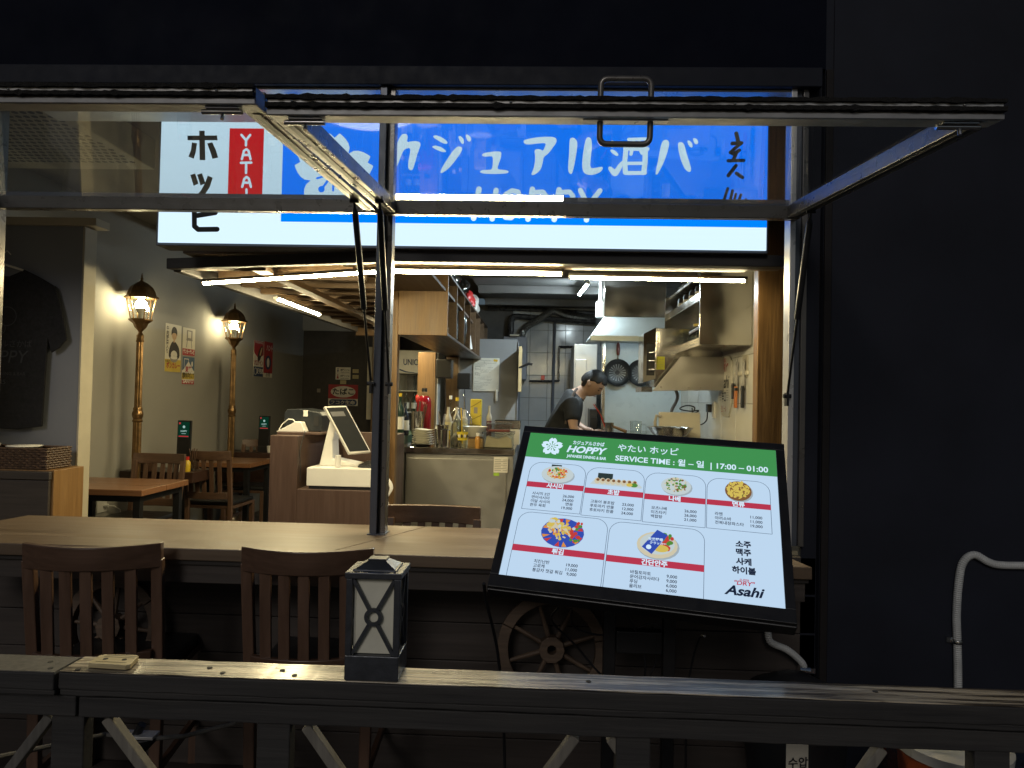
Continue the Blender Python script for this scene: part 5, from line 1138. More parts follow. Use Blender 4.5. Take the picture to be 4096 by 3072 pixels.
def tumbler(nm, label, x, y, z, r0, r1, h, mat, cat='cup', grp=None):
    t = thing(nm, label, cat, (x, y, z), grp); MB().lathe([(r0, 0), (r1, h), (r1 * 1.03, h), (r1 * .95, h - .002), (r0 * .93, .004)], (x, y, z), 24, cap=False).lathe([(r0, .0), (r0, .003)], (x, y, z), 24).build('body', mat, t, smooth=50); return t
tumbler('steel_tumbler', 'ribbed steel tumbler beside the plate stack', -.735, 2.86, WT, .040, .055, .165, m_steel)
t = tumbler('steel_tumbler', 'smaller shiny steel tumbler between plates and the iced drink', -.695, 2.80, WT, .036, .040, .13, m_chrome)
t = tumbler('chopstick_holder', 'steel can full of wooden chopsticks behind the plate stack', -.965, 3.10, WT, .046, .050, .26, m_steel, 'holder')
for k in range(8):
    a = k * .9; MB().tube([(-.965 + .02 * math.cos(a), 3.10 + .02 * math.sin(a), WT + .05), (-.955 + .045 * math.cos(a) + .02, 3.10 + .03 * math.sin(a), WT + .30 + .02 * (k % 3))], .004, 6).build('chopstick', m_chair if k % 3 else m_batten, t)
t = thing('iced_drink', 'clear takeaway cup with yellow printed sleeve and a yellow straw', 'drink', (-.567, 2.80, WT))
MB().lathe([(.030, .002), (.046, .165), (.050, .170), (.050, .178), (.046, .185), (.040, .205), (.022, .218), (.010, .222)], (-.567, 2.80, WT), 24).build('cup', pane('cup_plastic', (.90, .92, .92), .08, .04), t, smooth=50)
MB().lathe([(.0365, .055), (.0445, .118)], (-.567, 2.80, WT), 24, cap=False).build('sleeve', plain('sleeve_yellow', (.62, .48, .03), .5), t, smooth=50)
for k in range(5):
    a = math.radians(-150 + 30 * k); MB().blob((-.567 + .042 * math.cos(a), 2.80 + .042 * math.sin(a), WT + .088), (.009, .004, .013), k, .15, 8, 6).build('print', m_pw if k % 2 else m_dk, t, smooth=60)
MB().tube([(-.567, 2.80, WT + .03), (-.575, 2.80, WT + .20), (-.582, 2.80, WT + .30)], .0052, 8).build('straw', m_yelp, t, smooth=50)
t = thing('wooden_box', 'small wooden box of sticks behind the iced drink', 'box', (-.475, 2.93, WT)); MB().box(-.536, -.412, 2.90, 3.0, WT, WT + .062).build('box', wood('pale_box_wood', (.36, .22, .08), (.52, .34, .14), 0, 1.5, .5, .1), t, bevel=.002)
for k in range(6): MB().tube([(-.53, 2.90 + .016 * k, WT + .068), (-.42, 2.905 + .016 * k, WT + .07)], .006, 6).build('stick', m_batten, t)
t = thing('small_bottle', 'little squat bottle of amber liquid before the wooden box', 'bottle', (-.45, 2.80, WT)); MB().lathe([(.020, 0), (.021, .07), (.014, .085), (.012, .09)], (-.45, 2.80, WT), 14).build('glass', plain('amber_liquid', (.45, .22, .05), .15), t, smooth=50); MB().lathe([(.014, .09), (.014, .112)], (-.45, 2.80, WT), 12).build('cap', m_white, t, smooth=50)
m_tub = pane('cloudy_plastic', (.78, .80, .78), .12, .15)
t = thing('napkin_box', 'clear plastic box holding a folded cream cloth', 'container', (-.295, 2.86, WT)); MB().box(-.412, -.18, 2.80, 3.0, WT + .001, WT + .105).build('box', m_tub, t, bevel=.006); MB().box(-.42, -.172, 2.79, 3.01, WT + .106, WT + .122).build('lid', m_tub, t, bevel=.004)
MB().extrude([(-.40, 2.815, WT + .004), (-.19, 2.815, WT + .004), (-.192, 2.815, WT + .07), (-.23, 2.815, WT + .092), (-.30, 2.815, WT + .066), (-.385, 2.815, WT + .088)], (0, .15, 0)).build('cloth', plain('cream_cloth', (.58, .50, .34), .9), t, bevel=.004)
t = thing('food_container', 'cloudy container of red paste stacked on the napkin box', 'container', (-.29, 2.95, WT + .123)); MB().extrude([(-.375, 2.83, WT + .1235), (-.207, 2.83, WT + .1235), (-.198, 2.83, WT + .18), (-.384, 2.83, WT + .18)], (0, .14, 0)).build('tub', m_tub, t, bevel=.005); MB().box(-.37, -.212, 2.84, 2.96, WT + .125, WT + .137).build('contents', plain('red_paste', (.30, .05, .03), .5), t); MB().box(-.388, -.194, 2.825, 2.975, WT + .1805, WT + .187).build('rim', m_tub, t)
t = thing('steel_tray', 'shallow steel food pan behind the food container', 'pan', (-.25, 3.32, WT)); MB().box(-.355, -.14, 3.28, 3.48, WT + .125, WT + .20).build('pan', m_steelh, t, bevel=.008); MB().box(-.35, -.145, 3.285, 3.475, WT, WT + .1245).build('riser', m_white, t)
t = thing('serving_bowl', 'wide cream serving bowl behind the iced drink', 'bowl', (-.48, 3.10, WT)); MB().lathe([(.03, 0), (.035, .06), (.06, .08), (.10, .145), (.103, .15), (.098, .15), (.055, .09), (.001, .08)], (-.50, 3.10, WT), 28, cap=False).build('bowl', m_plate, t, smooth=50)
t = thing('red_drink_bottle', 'large bottle of red syrup with a black cap', 'bottle', (-.948, 3.32, WT)); MB().lathe([(.055, 0), (.060, .015), (.060, .10), (.056, .115), (.060, .13), (.061, .33), (.055, .36), (.035, .385)], (-.948, 3.32, WT), 22).build('syrup', plain('red_syrup', (.22, .008, .015), .12), t, smooth=50)
MB().lathe([(.036, .3855), (.022, .40), (.021, .42)], (-.948, 3.32, WT), 18).build('neck', m_glass, t, smooth=50); MB().lathe([(.023, .4205), (.023, .45)], (-.948, 3.32, WT), 16).build('cap', m_black, t, smooth=50); MB().blob((-1.0, 3.29, WT + .36), (.018, .012, .03), 3).build('tag', m_redp, t, smooth=60)
def squeeze(label, x, y, c, h=.30, grp=None, r=.029):
    t = thing('squeeze_bottle', label, 'bottle', (x, y, WT), grp); mt = plain('squeeze_%d' % int(c[0] * 1000), c, .35)
    MB().lathe([(r, 0), (r, h * .55), (r * .9, h * .60)], (x, y, WT), 18).build('sauce', mt, t, smooth=50); MB().lathe([(r * .9, h * .601), (r, h * .64), (r * .98, h * .70), (r * .75, h * .76), (r * .42, h * .82), (r * .36, h), (r * .2, h)], (x, y, WT), 18).build('top', m_cream, t, smooth=50)
squeeze('squeeze bottle of pale sauce left of the iced drink straw', -.718, 3.12, (.55, .47, .25)); squeeze('second pale squeeze bottle just behind the straw', -.657, 3.17, (.52, .45, .26)); squeeze('third pale squeeze bottle right of the straw', -.595, 3.20, (.50, .44, .27), .28)
squeeze('squeeze bottle of dark red sauce by the whiteboard', -.402, 3.32, (.10, .015, .02), .315, r=.023)
bottle('clear water bottle with a white cap behind the squeeze bottles', -.739, 3.42, WT, .385, .030, m_glass, lab=True, cap=True, capm=m_white, name='water_bottle')
bottle('clear bottle with a yellow cap behind the squeeze bottles', -.683, 3.42, WT, .37, .034, m_glass, lab=False, cap=True, capm=m_yelp, name='water_bottle')
t = thing('film_wrap_roll', 'tall yellow carton of kitchen film standing upright', 'carton', (-.512, 3.32, WT)); MB().box(-.558, -.466, 3.29, 3.36, WT, WT + .368).build('carton', plain('carton_yellow', (.55, .42, .03), .45), t, bevel=.008)
P = Panel((-.558, 3.29, WT), (1, 0, 0), (0, 0, 1)); P.stroke([(.0, .30), (.03, .315), (.06, .335), (.092, .355)], .003, m_ink, .001, caps=False); P.stroke([(.0, .19), (.092, .235)], .003, m_ink, .001, caps=False); P.rect(.03, .25, .06, .30, m_gry, .001); P.text('Tissy', .05, .14, .035, m_ink, .001, shear=.2); P.build(t)
t = thing('wire_basket_handle', 'arched steel handle of a pot behind the bottles', 'pot', (-.645, 3.25, WT)); MB().tube([(-.74 + .10 * (1 - math.cos(math.pi * k / 12)), 3.25, WT + .16 + .13 * math.sin(math.pi * k / 12)) for k in range(13)], .005, 8).build('handle', m_chrome, t, smooth=50); MB().lathe([(.09, 0), (.10, .16), (.097, .16), (.088, .004)], (-.64, 3.30, WT), 24, cap=False).build('pot', m_steel, t, smooth=50)
t = thing('ladle', 'thin steel ladle standing up beside the whiteboard', 'ladle', (-.626, 3.42, WT)); MB().tube([(-.62, 3.42, WT), (-.624, 3.42, WT + .38), (-.634, 3.42, WT + .405), (-.645, 3.42, WT + .40)], .004, 8).build('handle', m_chrome, t, smooth=50); MB().lathe([(.0, 0), (.02, .004), (.028, .02)], (-.62, 3.42, WT + .001), 14).build('scoop', m_chrome, t, smooth=50)
bottle('dark wine bottle with a gold neck left of the plates', -1.035, 2.74, 1.2005, .315, .030, m_bgl, 'wine bottles on the green ledge', cap=True, capm=m_yelp, name='wine_bottle'); bottle('dark blue wine bottle nearest the plate stack', -1.017, 2.84, 1.2005, .25, .033, plain('blue_bottle', (.012, .016, .03), .1), 'wine bottles on the green ledge', name='wine_bottle')
t = thing('cutlery_bunch', 'bundle of wrapped spoons and forks leaning out of the ribbed tumbler', 'cutlery', (-.735, 2.87, WT + .01))
for k in range(7): MB().tube([(-.735 + .012 * math.cos(k), 2.87 + .012 * math.sin(k), WT + .012), (-.745 + .03 * math.cos(k * 2.1), 2.88 + .03 * math.sin(k * 2.1), WT + .25 + .01 * (k % 3))], [.004, .007], 6).build('spoon', m_chrome, t, smooth=50)
t = thing('ingredient_bag', 'crumpled clear bag behind the steel tumblers', 'bag', (-.63, 2.95, WT)); MB().blob((-.635, 2.95, WT + .10), (.045, .05, .115), 9, .3, 18, 12).build('bag', m_film, t, smooth=70); MB().blob((-.635, 2.95, WT + .05), (.035, .035, .05), 4, .2).build('contents', m_cream, t, smooth=70)

# tall grey fridge side with whiteboard
gf = thing('tall_grey_cabinet', 'tall grey refrigerator side carrying the whiteboard', 'cabinet', (-.5, 4.9, .14)); MB().box(-.824, -.215, 4.62, 5.40, .14, 2.10).build('body', plain('cabinet_grey', (.25, .26, .275), .5, var=.04), gf, bevel=.005); MB().box(-.214, -.203, 4.60, 5.38, .16, 2.08).build('door_edge', m_bluegrey, gf, bevel=.002)
wbd = thing('whiteboard', 'white board covered in handwritten notes on the grey cabinet', 'whiteboard', (-.53, 4.61, 1.567)); MB().box(-.662, -.398, 4.604, 4.619, 1.567, 1.905).build('board', plain('board_white', (.66, .65, .58), .35), wbd, bevel=.003)
P = Panel((-.662, 4.604, 1.567), (1, 0, 0), (0, 0, 1)); q = random.Random(5)
for k in range(26):
    v = .31 - .0118 * k; u = .015 + q.choice([0, .0, .06, .13]); e = u + q.uniform(.03, .12)
    while u < min(e, .25):
        w_ = q.uniform(.004, .012); P.stroke([(u, v + q.uniform(-.001, .001)), (u + w_ * .4, v + .004 * q.random()), (u + w_, v + q.uniform(-.002, .002))], .0018, m_ink, .001, 'handwriting', caps=False); u += w_ + .004
for (u, v, w_, h_) in ((.02, .22, .05, .03), (.11, .285, .12, .025), (.02, .17, .03, .02)): P.stroke([(u, v), (u + w_, v), (u + w_, v + h_), (u, v + h_), (u, v)], .0015, m_ink, .001, 'handwriting', caps=False)
P.disc(.215, .315, .012, m_yelp, .001); P.disc(.235, .313, .012, m_yelp, .0013); P.build(wbd)
MB().lathe([(.012, 0), (.014, .02), (.014, .10), (.006, .12)], (-.42, 4.60, 1.47), 12).build('board_marker', m_white, smooth=50); tag(bpy.data.objects['board_marker'], 'white marker bottle hanging below the whiteboard corner', 'marker')
wdb = thing('cutting_board', 'pale wooden board seen edge on at the grey cabinet door', 'board', (-.18, 4.5, 1.56)); MB().box(-.197, -.166, 4.32, 4.59, 1.565, 2.01).build('board', plain('beech', (.55, .42, .22), .5), wdb, bevel=.004); MB().tube([(-.19, 4.33, 1.80), (-.10, 4.31, 1.84), (-.06, 4.31, 1.835)], .012, 8).build('handle', m_black, wdb, smooth=50)

# boiler, pipes, ducts on the tiled back wall
bo = thing('water_boiler', 'grey wall boiler between the tall cabinet and the pipes', 'boiler', (-.26, 5.3, 1.71)); MB().box(-.39, -.135, 5.20, 5.44, 1.71, 2.18).build('body', m_bluegrey, bo, bevel=.008); MB().box(-.32, -.22, 5.14, 5.30, 2.181, 2.20).build('flange', m_cream, bo)
m_pipe = plain('black_pipe', (.03, .03, .032), .28, .2)
m_flex = plain('foil_duct', (.22, .22, .21), .3, .9, var=.3, scale=40, bmp=.8, bscale=60)
def pipe(label, pts, r, mat, nm='pipe'): return cable(nm, label, pts, r, mat, 'pipe')
pipe('thick black elbow pipe running right from the boiler', [(-.313, 5.32, 2.20), (-.315, 5.32, 2.34), (-.30, 5.32, 2.40), (-.25, 5.32, 2.415), (.10, 5.32, 2.395), (.62, 5.32, 2.37)], .032, m_pipe)
pipe('long black pipe just under the kitchen ceiling', [(-.58, 5.36, 2.51), (.0, 5.36, 2.50), (.62, 5.36, 2.475)], .022, m_pipe)
cable('foil_duct', 'crinkled foil duct rising from the boiler', [(-.195, 5.30, 2.20), (-.17, 5.30, 2.27), (-.10, 5.28, 2.33), (.02, 5.27, 2.40), (.15, 5.27, 2.48), (.30, 5.3, 2.44), (.62, 5.34, 2.40)], .038, m_flex, 'duct')
pipe('vertical grey pipe down the tiled back wall', [(.172, 5.40, 2.37), (.168, 5.40, 1.8), (.16, 5.40, .9)], .016, m_alud)
pipe('thin dark pipe with a bend near the steel fridge', [(.39, 5.40, 2.094), (.25, 5.40, 2.092), (.225, 5.40, 2.06), (.226, 5.40, 1.75), (.20, 5.40, 1.71), (-.1, 5.40, 1.70)], .012, m_pipe)
t = thing('gas_valve', 'red tap handle on the thin kitchen pipe', 'valve', (.06, 5.38, 1.70)); MB().box(.03, .07, 5.35, 5.37, 1.715, 1.765).build('handle', m_redp, t, bevel=.004); MB().tube([(.05, 5.37, 1.70), (.05, 5.37, 1.74)], .012, 8).build('body', m_steel, t)
tf = thing('tall_steel_fridge', 'tall stainless refrigerator behind the cook', 'fridge', (.46, 4.7, .14)); MB().box(.345, .575, 4.42, 5.1, .14, 2.05).build('body', m_fst, tf, bevel=.006); MB().box(.36, .47, 4.405, 4.4195, .3, 1.90).build('door', m_fst, tf, bevel=.004)
bx = thing('dark_oven', 'black kitchen appliance behind the cook', 'oven', (.50, 4.1, .14)); MB().box(.49, .568, 4.10, 4.40, .14, 1.42).build('body', m_black, bx, bevel=.01); MB().box(.50, .56, 4.09, 4.0995, 1.0, 1.34).build('door', m_blackm, bx, bevel=.004)
eb = thing('electrical_box', 'grey electrical box with a conduit left of the steel duct', 'electrical box', (.52, 3.6, 2.22)); MB().box(.488, .553, 3.56, 3.64, 2.22, 2.352).build('box', m_white, eb, bevel=.004); MB().tube([(.525, 3.60, 2.353), (.525, 3.60, 2.56)], .013, 10).lathe([(.018, 0), (.018, .03)], (.525, 3.60, 2.353), 12).build('conduit', m_white, eb, smooth=50)

# white splash wall, hood and duct
sp = thing('splash_panel', 'pale blue white panel behind the hanging frying pans', 'panel', (.9, 3.82, .14)); MB().box(.60, 1.278, 3.83, 3.90, .14, 2.03).build('sheet', plain('panel_white', (.60, .70, .76), .3, var=.03), sp); MB().box(.572, .599, 3.80, 3.90, .14, 2.03).build('steel_edge', m_steel, sp, bevel=.003)
hd = thing('range_hood', 'pale metal range hood above the frying pans', 'hood', (.8, 3.5, 2.02)); m_hood = plain('hood_metal', (.56, .62, .62), .4, .35, var=.06)
v = [(.42, 3.22, 2.02), (1.272, 3.22, 2.02), (1.272, 3.829, 2.02), (.42, 3.829, 2.02), (.545, 3.42, 2.205), (1.272, 3.42, 2.205), (1.272, 3.829, 2.205), (.545, 3.829, 2.205)]
MB().raw(v, [(4, 5, 6, 7), (0, 1, 5, 4), (1, 2, 6, 5), (2, 3, 7, 6), (3, 0, 4, 7), (0, 3, 2, 1)]).build('canopy', m_hood, hd, bevel=.003); MB().box(.415, 1.274, 3.21, 3.2195, 1.985, 2.03).build('lip', m_hood, hd, bevel=.002)
MB().box(.545, 1.06, 3.42, 3.829, 2.206, 2.558).build('duct', m_steel, hd, bevel=.004)
MB().box(.62, 1.15, 3.235, 3.285, 2.011, 2.0185).build('hood_lamp', emis('hood_lamp_glow', (.78, .95, 1.0), 32.0), hd)
for x in (.55, .71, .905): MB().tube([(x, 3.80, 2.02), (x, 3.79, 2.0), (x, 3.78, 1.99), (x, 3.77, 2.0)], .003, 6).build('hook', m_chrome, hd)
m_pan = plain('pan_coating', (.025, .027, .03), .35, .3); m_dot = plain('pan_dot', (.60, .62, .63), .5)
def pan(label, x, y, r):
    t = thing('frying_pan', label, 'frying pan', (x, y, 1.75), 'frying pans hung on the splash panel')
    mb = MB(); n = 36; ks = []
    for (rr, dy) in ((r * .72, .035), (r * .97, .006), (r, .0), (r * 1.0, -.003), (r * .95, .004), (r * .72, .028), (.001, .028)):
        ks.append(len(mb.v)); mb.v += [(x + rr * math.cos(2 * math.pi * j_ / n), y + dy, 1.752 + rr * math.sin(2 * math.pi * j_ / n)) for j_ in range(n)]
    for k0, k1 in zip(ks, ks[1:]):
        for j_ in range(n): mb.f.append((k0 + j_, k0 + (j_ + 1) % n, k1 + (j_ + 1) % n, k1 + j_))
    mb.f.append(tuple(range(ks[0], ks[0] + n))); mb.build('bowl', m_pan, t, smooth=50)
    P = Panel((x, y + .028, 1.752), (1, 0, 0), (0, 0, 1))
    for a in range(18):
        for k in range(5): P.disc((.026 + .011 * k) * math.cos(a * .34907), (.026 + .011 * k) * math.sin(a * .34907), .0022 + .0004 * k, m_dot, .001, 'dot_pattern', n=6)
    P.build(t)
    MB().tube([(x, y + .003, 1.752 + r), (x, y - .004, 1.752 + r + .035)], .008, 8).build('ferrule', m_chrome, t, smooth=50)
    MB().tube([(x, y - .004, 1.752 + r + .035), (x, y - .006, 1.752 + r + .08), (x, y - .004, 1.752 + r + .125), (x, y + .0, 1.752 + r + .145)], [.012, .018, .016, .007], 10).build('grip', plain('red_wood_grip', (.14, .03, .025), .3), t, smooth=50)
pan('frying pan fully in view, hung left', .706, 3.775, .121); pan('frying pan partly hidden behind the grill, hung right', .912, 3.785, .121)

# right wall: steel cupboard, salamander, tools
sc_ = thing('steel_wall_cupboard', 'stainless wall cupboard with open shelves at upper right', 'cupboard', (1.12, 2.3, 1.85))
MB().box(.962, 1.278, 1.72, 1.738, 1.85, 2.30).build('end_panel', m_steelh, sc_, bevel=.002); MB().box(.962, 1.278, 2.90, 2.918, 1.85, 2.30).build('end_panel', m_steelh, sc_, bevel=.002)
for z in (1.85, 2.13, 2.282): MB().box(.985, 1.278, 1.7385, 2.8995, z, z + .018).build('shelf', m_steelh, sc_, bevel=.002)
MB().box(.985, .992, 1.7385, 2.8995, 1.8685, 1.90).build('lip', m_steelh, sc_); MB().box(.985, .992, 1.7385, 2.8995, 2.1485, 2.18).build('lip', m_steelh, sc_); MB().box(1.27, 1.277, 1.7385, 2.8995, 1.8685, 2.281).build('back', m_steelh, sc_)
for k in range(5):
    y = 1.9 + k * .19; t = thing('dark_can', ORD[k] + ' black can on the upper steel shelf, counting from the street', 'can', (1.05, y, 2.149), 'cans on the upper steel shelf'); MB().lathe([(.036, 0), (.038, .01), (.038, .095), (.032, .11)], (1.05, y, 2.1485), 18).build('can', m_black, t, smooth=50); MB().lathe([(.0385, .03), (.0385, .075)], (1.05, y, 2.1485), 18, cap=False).build('label', m_lab, t, smooth=50)
for k in range(5):
    y = 1.84 + k * .12; t = thing('glass_jar', ORD[k] + ' clear glass jar on the lower steel shelf, counting from the street', 'jar', (1.06, y, 1.869), 'jars on the lower steel shelf'); MB().lathe([(.036, 0), (.04, .02), (.042, .10), (.03, .125), (.03, .14), (.027, .14), (.038, .10), (.035, .006)], (1.06, y, 1.8685), 18).build('jar', m_glass, t, smooth=50)
    if k % 2: MB().lathe([(.031, .1405), (.031, .155)], (1.06, y, 1.8685), 14).build('lid', m_yelp, t, smooth=50)
MB().bar((1.0, 1.78, 1.965), (1.0, 2.15, 1.955), .022, .022).build('pan_handle', plain('dark_brown_grip', (.04, .025, .02), .4), bevel=.004); tag(bpy.data.objects['pan_handle'], 'dark brown pan handle poking out across the glass jars', 'handle')
sl = thing('salamander_grill', 'stainless salamander grill on an angled bracket at the right wall', 'grill', (1.0, 2.5, 1.58))
MB().extrude([(.735, 2.44, 1.63), (.735, 2.44, 1.975), (.81, 2.36, 2.015), (.81, 2.36, 1.655)], (0, .25, 0)).build('side', m_steelh, sl, bevel=.003); MB().box(.8105, 1.278, 2.42, 2.80, 1.60, 2.015).build('body', m_steelh, sl, bevel=.003)
MB().extrude([(.785, 2.32, 1.572), (1.140, 2.32, 1.583), (1.278, 2.32, 1.585), (1.278, 2.32, 1.815), (.972, 2.32, 1.812)], (0, .02, 0)).build('bracket', steel('bracket_steel', (.42, .40, .37), .36, 0), sl, bevel=.002)
MB().box(.709, .784, 2.33, 2.62, 1.565, 1.60).build('front_lip', m_steelh, sl, bevel=.003); MB().box(.745, .80, 2.355, 2.358, 1.68, 1.90).build('opening', m_ink, sl)
for z in (1.72, 1.78, 1.84): MB().tube([(.76, 2.345, z), (.80, 2.33, z)], .010, 8).build('knob', m_chrome, sl, smooth=50)
P = Panel((.82, 2.42, 1.72), (1, 0, 0), (0, 0, 1)); P.rect(.005, .005, .060, .095, plain('sticker_yellow', (.62, .60, .02), .5), .002, 'sticker')
for k in range(6): P.rect(.010, .015 + k * .012, .055, .017 + k * .012, m_gry, .003, 'sticker_print')
P.build(sl)
for x in (.84, 1.03, 1.11): MB().lathe([(.005, 0), (.003, .003)], (0, 0, 0), 8).build('rivet', m_chrome, sl, off=(0, 0, 0)).matrix_local = Matrix.Translation((x - 1.0, 2.3195 - 2.5, 1.60 - 1.58)) @ Matrix.Rotation(math.pi / 2, 4, 'X')
bb = thing('beer_board', 'pale elongated beer tasting board with red and black lettering', 'board', (1.275, 2.3, 1.408))
sh = [(2.36, 1.408), (2.20, 1.408), (2.145, 1.50), (2.140, 1.78), (2.20, 1.815), (2.42, 1.818), (2.485, 1.78), (2.470, 1.50)]
MB().extrude([(1.2775, y, z) for y, z in sh], (-.010, 0, 0)).build('board', plain('board_silver', (.55, .52, .44), .4, .2), bb, bevel=.002)
P = Panel((1.2675, 2.485, 1.408), (0, -1, 0), (0, 0, 1)); P.text('SUPER', .172, .36, .05, m_inkr, .001, shear=.15, width=.10); P.text('"DRY"', .172, .305, .075, m_inkr, .001, bold=.02, shear=.15, width=.20); P.text('Asahi', .172, .195, .12, m_ink, .001, bold=.02, shear=.25, width=.26); P.text('辛口', .172, .105, .08, m_ink, .001, bold=.02, width=.10); P.text('生ビール', .172, .035, .05, m_inkr, .001, width=.12)
for k in range(5): P.rect(.06, .175 - k * .016, .115, .179 - k * .016, m_gry, .001); P.rect(.235, .175 - k * .016, .285, .179 - k * .016, m_gry, .001)
P.build(bb)
rk = thing('knife_rack', 'pale magnetic strip holding the kitchen knives', 'knife rack', (1.275, 1.9, 1.69)); MB().box(1.266, 1.2785, 1.78, 2.06, 1.675, 1.70).build('strip', m_paper, rk, bevel=.002); MB().box(1.272, 1.2785, 1.80, 1.90, 1.66, 1.80).build('guard', m_cream, rk)
m_blade = steel('knife_steel', (.42, .42, .41), .2, 2)
def knife(label, y, z0, zh, z1, w, hm, nm='kitchen_knife'):
    t = thing(nm, label, 'knife', (1.262, y, z0), 'knives on the rack'); MB().extrude([(1.2655, y - w / 2, zh), (1.2655, y + w / 2, zh), (1.2655, y + w / 2, z1 - .03), (1.2655, y - w / 2 + .004, z1)], (-.002, 0, 0)).build('blade', m_blade, t); MB().box(1.252, 1.268, y - .017, y + .017, z0, zh - .0005).build('handle', hm, t, bevel=.004); MB().box(1.251, 1.269, y - .018, y + .018, zh - .03, zh - .012).build('bolster', m_black, t)
knife('broad knife with an orange wooden handle', 2.0, 1.47, 1.61, 1.782, .045, plain('orange_handle', (.50, .17, .05), .45)); knife('long dark knife nearest the fir pillar', 1.848, 1.472, 1.61, 1.775, .05, m_black); knife('small slim knife with a black handle beside the beer board', 2.065, 1.527, 1.63, 1.69, .022, m_black)
os_ = thing('socket_and_plug', 'wall socket with a black plug and looped cord above the cutting board', 'socket', (1.275, 2.6, 1.39)); MB().box(1.268, 1.2785, 2.585, 2.64, 1.39, 1.51).build('plate', m_white, os_, bevel=.002); MB().box(1.235, 1.2675, 2.64, 2.70, 1.43, 1.49).build('plug', m_black, os_, bevel=.006)
MB().tube(cable(None, None, [(1.245, 2.68, 1.44), (1.24, 2.69, 1.37), (1.20, 2.72, 1.335), (1.12, 2.72, 1.34), (1.13, 2.72, 1.40), (1.16, 2.72, 1.46), (1.10, 2.72, 1.475), (1.05, 2.72, 1.45), (1.12, 2.72, 1.435), (1.19, 2.72, 1.44), (1.15, 2.72, 1.42), (1.14, 2.72, 1.46)], 0, None), .005, 6).build('cord', m_black, os_, smooth=1)
cable('grey_hose', 'grey flexible hose dropping behind the white cutting board', [(1.02, 2.75, 1.60), (1.04, 2.76, 1.55), (1.03, 2.76, 1.50), (1.0, 2.76, 1.44), (.995, 2.76, 1.36)], .012, m_bluegrey, 'hose')
# worktop at the right with cooking things
wt = thing('steel_worktop', 'steel kitchen worktop under the right wall', 'worktop', (.9, 2.8, .14)); MB().box(.62, 1.278, 2.20, 3.82, 1.20, 1.238).build('top', m_steelh, wt, bevel=.004)
for x in (.65, 1.25):
    for y in (2.25, 3.7): MB().box(x - .02, x + .02, y - .02, y + .02, .14, 1.1995).build('leg', m_steel, wt)
cb = thing('chopping_board', 'large white plastic chopping board standing on edge', 'chopping board', (1.02, 2.64, 1.239)); MB().obox((.885, 2.62, 1.2395), (.30, 0, 0), (0, .03, .186), (0, .02, 0)).build('board', plain('board_plastic', (.60, .55, .44), .45, var=.06), cb, bevel=.006); MB().tube([(.90, 2.63, 1.39), (.865, 2.63, 1.40), (.855, 2.63, 1.35), (.86, 2.63, 1.28), (.88, 2.63, 1.25)], .011, 8).build('handle', m_cream, cb, smooth=50)
t = thing('mixing_bowl', 'wide steel mixing bowl at the front of the worktop', 'bowl', (.925, 2.42, 1.239)); MB().lathe([(.07, 0), (.12, .035), (.155, .078), (.163, .085), (.152, .080), (.115, .036), (.001, .008)], (.925, 2.42, 1.239), 36, cap=False).build('bowl', m_chrome, t, smooth=50)
t = thing('glass_mug', 'glass mug with ribbed sides left of the mixing bowl', 'mug', (.713, 2.60, 1.239)); MB().lathe([(.038, 0), (.041, .01), (.041, .085), (.043, .09), (.043, .118), (.039, .118), (.037, .01)], (.713, 2.60, 1.239), 20).build('glass', m_glass, t, smooth=50); MB().tube([(.755, 2.60, 1.335), (.785, 2.60, 1.33), (.79, 2.60, 1.27), (.76, 2.60, 1.255)], .006, 8).build('handle', m_glass, t, smooth=50)
t = thing('saucepan', 'small steel saucepan with a wooden handle and red chopsticks', 'saucepan', (.563, 3.02, 1.20)); MB().lathe([(.036, 0), (.037, .125), (.039, .127), (.034, .125), (.033, .004)], (.563, 3.02, 1.20), 22).build('pot', m_steel, t, smooth=50); MB().tube([(.595, 3.0, 1.298), (.69, 2.95, 1.262)], [.010, .014], 10).build('handle', m_oak, t, smooth=50)
for k in range(2): MB().tube([(.555 + .01 * k, 3.02, 1.22), (.497, 3.02, 1.385), (.438 + .012 * k, 3.02, 1.468 + .004 * k)], [.004, .005, .003], 6).build('chopstick', m_batten if k else m_redp, t, smooth=50)
st_ = thing('cooking_range', 'black cooking range below the hood in front of the cook', 'range', (.56, 3.2, .14)); MB().box(.36, .618, 2.85, 3.25, .14, 1.198).build('body', m_black, st_, bevel=.006)

# ------------------------------------------------------------------ the cook
def skin_mesh(nodes, edges, sub=2):
    me = bpy.data.meshes.new('rig'); me.from_pydata([n[0] for n in nodes], edges, []); o = bpy.data.objects.new('rig', me); COL.objects.link(o)
    md = o.modifiers.new('s', 'SKIN'); md.use_smooth_shade = True
    for v, n in zip(me.skin_vertices[0].data, nodes): v.radius = n[1] if isinstance(n[1], tuple) else (n[1], n[1])
    me.skin_vertices[0].data[0].use_root = True
    ss = o.modifiers.new('u', 'SUBSURF'); ss.levels = sub; ss.render_levels = sub
    dg = bpy.context.evaluated_depsgraph_get(); ev = o.evaluated_get(dg); m2 = ev.to_mesh()
    v = [tuple(p.co) for p in m2.vertices]; f = [tuple(p.vertices) for p in m2.polygons]; ev.to_mesh_clear(); bpy.data.objects.remove(o); bpy.data.meshes.remove(me)
    return v, f
ck = thing('person', 'cook in a black T-shirt and apron bending over the stove', 'person', (.20, 3.47, .14))
